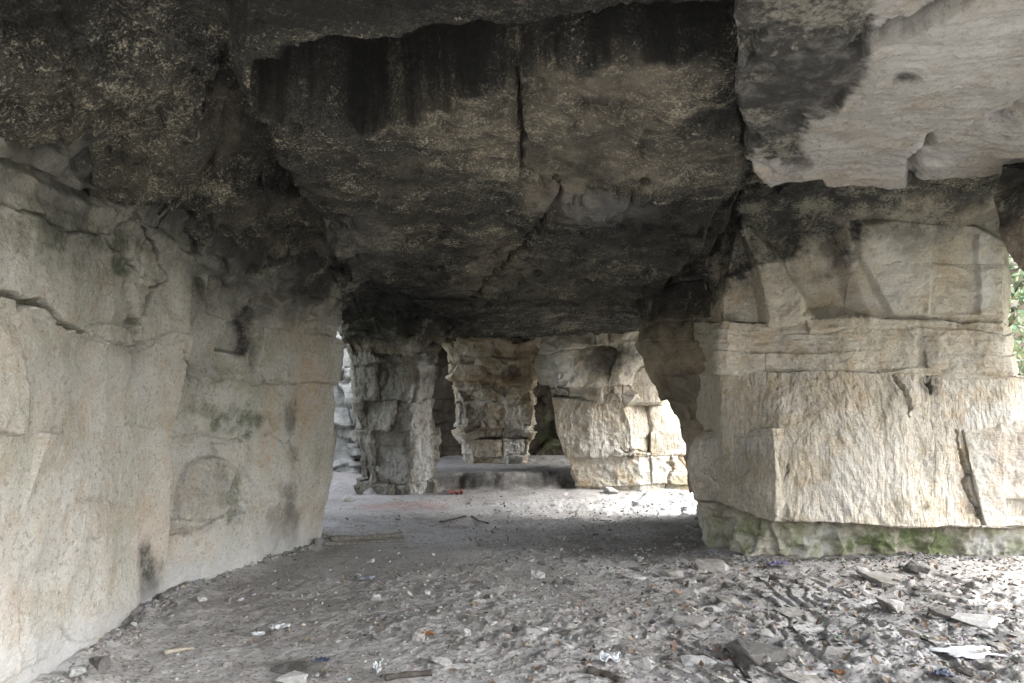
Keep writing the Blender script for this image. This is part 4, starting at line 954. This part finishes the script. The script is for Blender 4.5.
GV = np.stack([shape[..., 0] * ca - shape[..., 1] * sa_, shape[..., 0] * sa_ + shape[..., 1] * ca, shape[..., 2]], -1) * sz
zz = gh(pts[:, 0], pts[:, 1])
GV += np.stack([pts[:, 0], pts[:, 1], zz + .002], 1)[:, None]
tint = (.12 + .22 * q.random(n) ** 1.3)[:, None] * np.array([1, .97, .92]) * (1 + .08 * q.normal(size=(n, 3)))
A = np.ones((n, len(ICV), 4)); A[..., :3] = tint[:, None]
FF = (ICF[None] + (np.arange(n) * len(ICV))[:, None, None]).reshape(-1, 3)
o = mesh_np('gravel', GV.reshape(-1, 3), None, FF, M_gravel, None, False, A.reshape(-1, 4)); o['kind'] = 'stuff'
# dead leaves and bark flakes
pts = scatter(1500, 18, None, lambda q: 700 - 200 * q.random() ** .6, lambda q, x, Y: q.random() < .12 + .88 * min(1, max(0, (x + .6) / 2.6)))
n = len(pts); q = np.random.default_rng(19)
lf = np.array([[-1, 0, .1], [-.3, -.5, 0], [.5, -.4, .05], [1.1, 0, .25], [.5, .42, .1], [-.3, .5, .15], [0, 0, -.12]], np.float32)
sz = (.010 + .018 * q.random(n))[:, None, None]
sh = lf[None] * (1 + .5 * (q.random((n, 7, 3)) - .5)); a = q.random(n) * 6.28; ca, sa_ = np.cos(a)[:, None], np.sin(a)[:, None]
tl = q.normal(size=(n, 2)) * .45
zl = sh[..., 2] * 1.5 + sh[..., 0] * tl[:, :1] + sh[..., 1] * tl[:, 1:]
LV = np.stack([sh[..., 0] * ca - sh[..., 1] * sa_, sh[..., 0] * sa_ + sh[..., 1] * ca, zl - zl.min(1, keepdims=True) * .7], -1) * sz
LV += np.stack([pts[:, 0], pts[:, 1], gh(pts[:, 0], pts[:, 1]) + .003], 1)[:, None]
pal = np.array([(.15, .105, .07), (.20, .14, .085), (.10, .08, .06), (.29, .24, .17), (.38, .35, .30), (.20, .12, .075), (.19, .17, .145)])
A = np.ones((n, 7, 4)); A[..., :3] = (pal * .85)[q.integers(0, len(pal), n)][:, None]
LF = np.array([[6, k, (k + 1) % 6] for k in range(6)])
o = mesh_np('dead_leaves', LV.reshape(-1, 3), None, (LF[None] + (np.arange(n) * 7)[:, None, None]).reshape(-1, 3), M_leaf, None, False, A.reshape(-1, 4)); o['kind'] = 'stuff'

# litter
def crumple(name, bx, by, wpx, dep, amp, mat, lab, cat, seed, rz=0.0, n=16):
    X, Y, Z = gpix(bx, by); w = wpx * Y / F
    g = np.linspace(-.5, .5, n); gx_, gy_ = np.meshgrid(g, g)
    p = np.stack([gx_.ravel(), gy_.ravel(), np.zeros(n * n)], 1).astype(np.float32)
    edge = 1 + .25 * fbm(p * 3, 2, .5, seed)
    h = amp * .7 * (.5 + fbm(p * 3.5, 3, .6, seed + 1) + .5 * np.abs(fbm(p * 8, 2, .6, seed + 2)))
    v = np.stack([p[:, 0] * w * edge, p[:, 1] * dep * edge, h - h.min() * .8], 1)
    o = mesh_np(name, v, grid_quads(n, n), None, mat, None, False)
    o.location = (X, Y, Z + .014); o.rotation_euler = (0, 0, rz)
    sol = o.modifiers.new('thickness', 'SOLIDIFY'); sol.thickness = .0015
    return tag(o, lab, cat)
crumple('paper_scrap', 280, 631, 16, .07, .03, M_paper, 'crumpled white paper on bare dirt, near the left wall corner', 'paper', 1)
crumple('paper_scrap', 258, 637, 12, .05, .015, M_paper, 'thin torn white paper strip just left of the crumpled piece', 'paper', 2, .5)
crumple('paper_scrap', 610, 664, 22, .09, .035, M_paper, 'crumpled white paper in the middle foreground below the squarish stone', 'paper', 3)
crumple('paper_scrap', 968, 655, 54, .20, .012, M_paper, 'large bright white sheet lying flat in the right foreground', 'paper', 4, .1)
crumple('paper_scrap', 377, 677, 7, .05, .05, M_paper, 'bright white scrap left of the long dark plank', 'paper', 5)
crumple('paper_scrap', 366, 580, 14, .10, .012, plain_mat('faded_paper', (.27, .28, .33), .7, .2), 'faded bluish wrapper flat on the dirt at middle left', 'paper', 6)
crumple('foil_wrapper', 777, 567, 21, .12, .03, M_purple, 'purple wrapper in front of the mossy pillar base', 'wrapper', 7)
crumple('foil_wrapper', 456, 494, 14, .16, .09, M_red, 'red wrapper on the far floor beside the grey pillar', 'wrapper', 8)
crumple('plastic_scrap', 322, 664, 14, .06, .02, M_blue, 'blue plastic strip beside the dark slab at bottom left', 'plastic', 9)
crumple('plastic_scrap', 942, 678, 20, .08, .03, M_blue, 'bluish crushed plastic near the bottom right corner', 'plastic', 10)
crumple('orange_scrap', 429, 637, 10, .05, .025, M_rust, 'small orange scrap among the stones left of centre', 'scrap', 11)
crumple('orange_scrap', 838, 678, 10, .05, .025, M_rust, 'orange brown scrap at the bottom edge right of the big dark slab', 'scrap', 12)

def stick(name, pts_px, r0, r1, mat, lab, cat, lift=.012):
    P3 = []
    for a, b in pts_px:
        X, Y, Z = gpix(a, b); P3.append((X, Y, Z + lift))
    P3 = np.array(P3); t = np.linspace(0, len(P3) - 1, 30); k = np.clip(t.astype(int), 0, len(P3) - 2); f = (t - k)[:, None]
    c = P3[k] * (1 - f) + P3[k + 1] * f
    c[:, 2] = np.maximum(c[:, 2], gh(c[:, 0], c[:, 1]) + lift * .5)
    rad = np.linspace(r0, r1, 30) * (1 + .15 * np.sin(t * 7))
    T = np.gradient(c, axis=0); T /= np.linalg.norm(T, axis=1, keepdims=True)
    B = np.cross(T, [0, 0, 1]); B /= np.linalg.norm(B, axis=1, keepdims=True); U = np.cross(B, T)
    m = 8; ang = np.arange(m) / m * 2 * math.pi
    V = (c[:, None] + rad[:, None, None] * (np.cos(ang)[None, :, None] * B[:, None] * 1.3 + np.sin(ang)[None, :, None] * U[:, None])).reshape(-1, 3)
    V = np.concatenate([V, c[:1], c[-1:]]); j = np.arange(m); j2 = (j + 1) % m; nn = 30 * m
    tr = np.concatenate([np.stack([np.full(m, nn), j2, j], 1), np.stack([29 * m + j, 29 * m + j2, np.full(m, nn + 1)], 1)])
    return tag(mesh_np(name, V, grid_quads(30, m, True), tr, mat), lab, cat)
stick('stick', [(322, 546), (350, 545), (404, 541)], .022, .016, M_wood, 'long grey stick lying near the far end of the left wall', 'stick')
stick('stick', [(330, 541), (372, 539), (402, 536)], .035, .03, M_wood, 'broader weathered board just behind the long grey stick', 'board')
stick('stick', [(164, 655), (176, 652), (194, 650)], .014, .010, plain_mat('split_wood', (.34, .30, .24), .8, .3), 'pale split wood piece near the left wall foreground', 'stick')
stick('stick', [(385, 680), (405, 677), (432, 675)], .018, .016, M_wood_d, 'long dark plank at the bottom edge left of centre', 'plank')
stick('stick', [(588, 672), (605, 676), (622, 683)], .022, .016, M_wood_d, 'short dark charred stick below the white paper in the middle foreground', 'stick')
stick('stick', [(921, 641), (932, 645), (944, 655)], .007, .005, M_wood_d, 'thin curved dark twig left of the large white sheet', 'twig')
stick('stick', [(440, 523), (470, 519), (488, 524)], .012, .010, M_wood_d, 'thin curved dark branch on the middle distance floor', 'branch')
stick('stick', [(725, 652), (735, 665), (752, 680)], .010, .008, M_wood_d, 'dark twig between the long pale slab and big dark slab', 'twig')

# ------------------------------------------------------------------ trees outside on the right
def tree(x, y, h, rad, seed, lab, n=5000, leaf=.09):
    t = thing('broadleaf_tree', lab, 'tree', (x, y, ground_z(x, y)))
    q = np.random.default_rng(seed); z0 = t.location.z
    segs = []
    def limb(p, d, L, r, lev):
        pts = [np.array(p, float)]
        for _ in range(6):
            d = d + q.normal(size=3) * .12; d[2] += .03; d /= np.linalg.norm(d); pts.append(pts[-1] + d * L / 6)
        segs.append((np.array(pts), r, r * .45))
        if lev < 2:
            for _ in range(5 if lev == 0 else 4):
                k = q.integers(2, 7); dd = d * .4 + q.normal(size=3) * .8; dd[2] = abs(dd[2]) * .7; dd /= np.linalg.norm(dd)
                limb(pts[k], dd, L * .5, r * .5, lev + 1)
    limb((x, y, z0 - .1), np.array([0, 0, 1.]), h * .75, .05 * h / 3, 0)
    Vs, Qs, off = [], [], 0
    for c, r0, r1 in segs:
        T = np.gradient(c, axis=0); T /= np.linalg.norm(T, axis=1, keepdims=True); B = np.cross(T, [.3, .9, .1]); B /= np.linalg.norm(B, axis=1, keepdims=True); U = np.cross(B, T)
        m = 7; ang = np.arange(m) / m * 6.283; rr = np.linspace(r0, r1, len(c))[:, None, None]
        Vs.append((c[:, None] + rr * (np.cos(ang)[None, :, None] * B[:, None] + np.sin(ang)[None, :, None] * U[:, None])).reshape(-1, 3)); Qs.append(grid_quads(len(c), m, True) + off); off += len(c) * m
    adopt(mesh_np('trunk', np.concatenate(Vs), np.concatenate(Qs), None, M_bark), t)
    tips = np.array([c[-1 - (k % 3)] for c, a, b in segs for k in range(3)])
    ctr = tips[q.integers(0, len(tips), n)] + q.normal(size=(n, 3)) * rad * .28
    ctr = np.concatenate([ctr, np.stack([x + q.normal(size=n // 3) * rad * .5, y + q.normal(size=n // 3) * rad * .5, z0 + q.random(n // 3) * h * .4], 1)]); n = len(ctr)
    a = q.normal(size=(n, 3)); a /= np.linalg.norm(a, axis=1, keepdims=True); b_ = np.cross(a, q.normal(size=(n, 3))); b_ /= np.linalg.norm(b_, axis=1, keepdims=True)
    s_ = leaf * (.6 + .8 * q.random(n))[:, None]
    LV = np.stack([ctr - a * s_, ctr + b_ * s_ * .5, ctr + a * s_, ctr - b_ * s_ * .5], 1).reshape(-1, 3)
    A = np.ones((n, 4, 4)); A[..., :3] = (np.array([.25, .29, .18]) * (.6 + .9 * q.random((n, 1))) * (1 + .15 * q.normal(size=(n, 3))))[:, None]
    adopt(mesh_np('crown', LV, np.arange(n * 4).reshape(-1, 4), None, M_green, None, False, A.reshape(-1, 4)), t)
tree(8.3, 12.6, 4.2, 1.6, 1, 'nearest sunlit green tree in the gap right of the biggest pillar', 6000)
tree(12.2, 18.5, 6.5, 2.2, 2, 'taller pale green tree standing behind the nearest one on the right', 6000, .12)
tree(17.5, 26, 9, 3.0, 3, 'tall distant tree at the back of the right hand gap', 6000, .16)
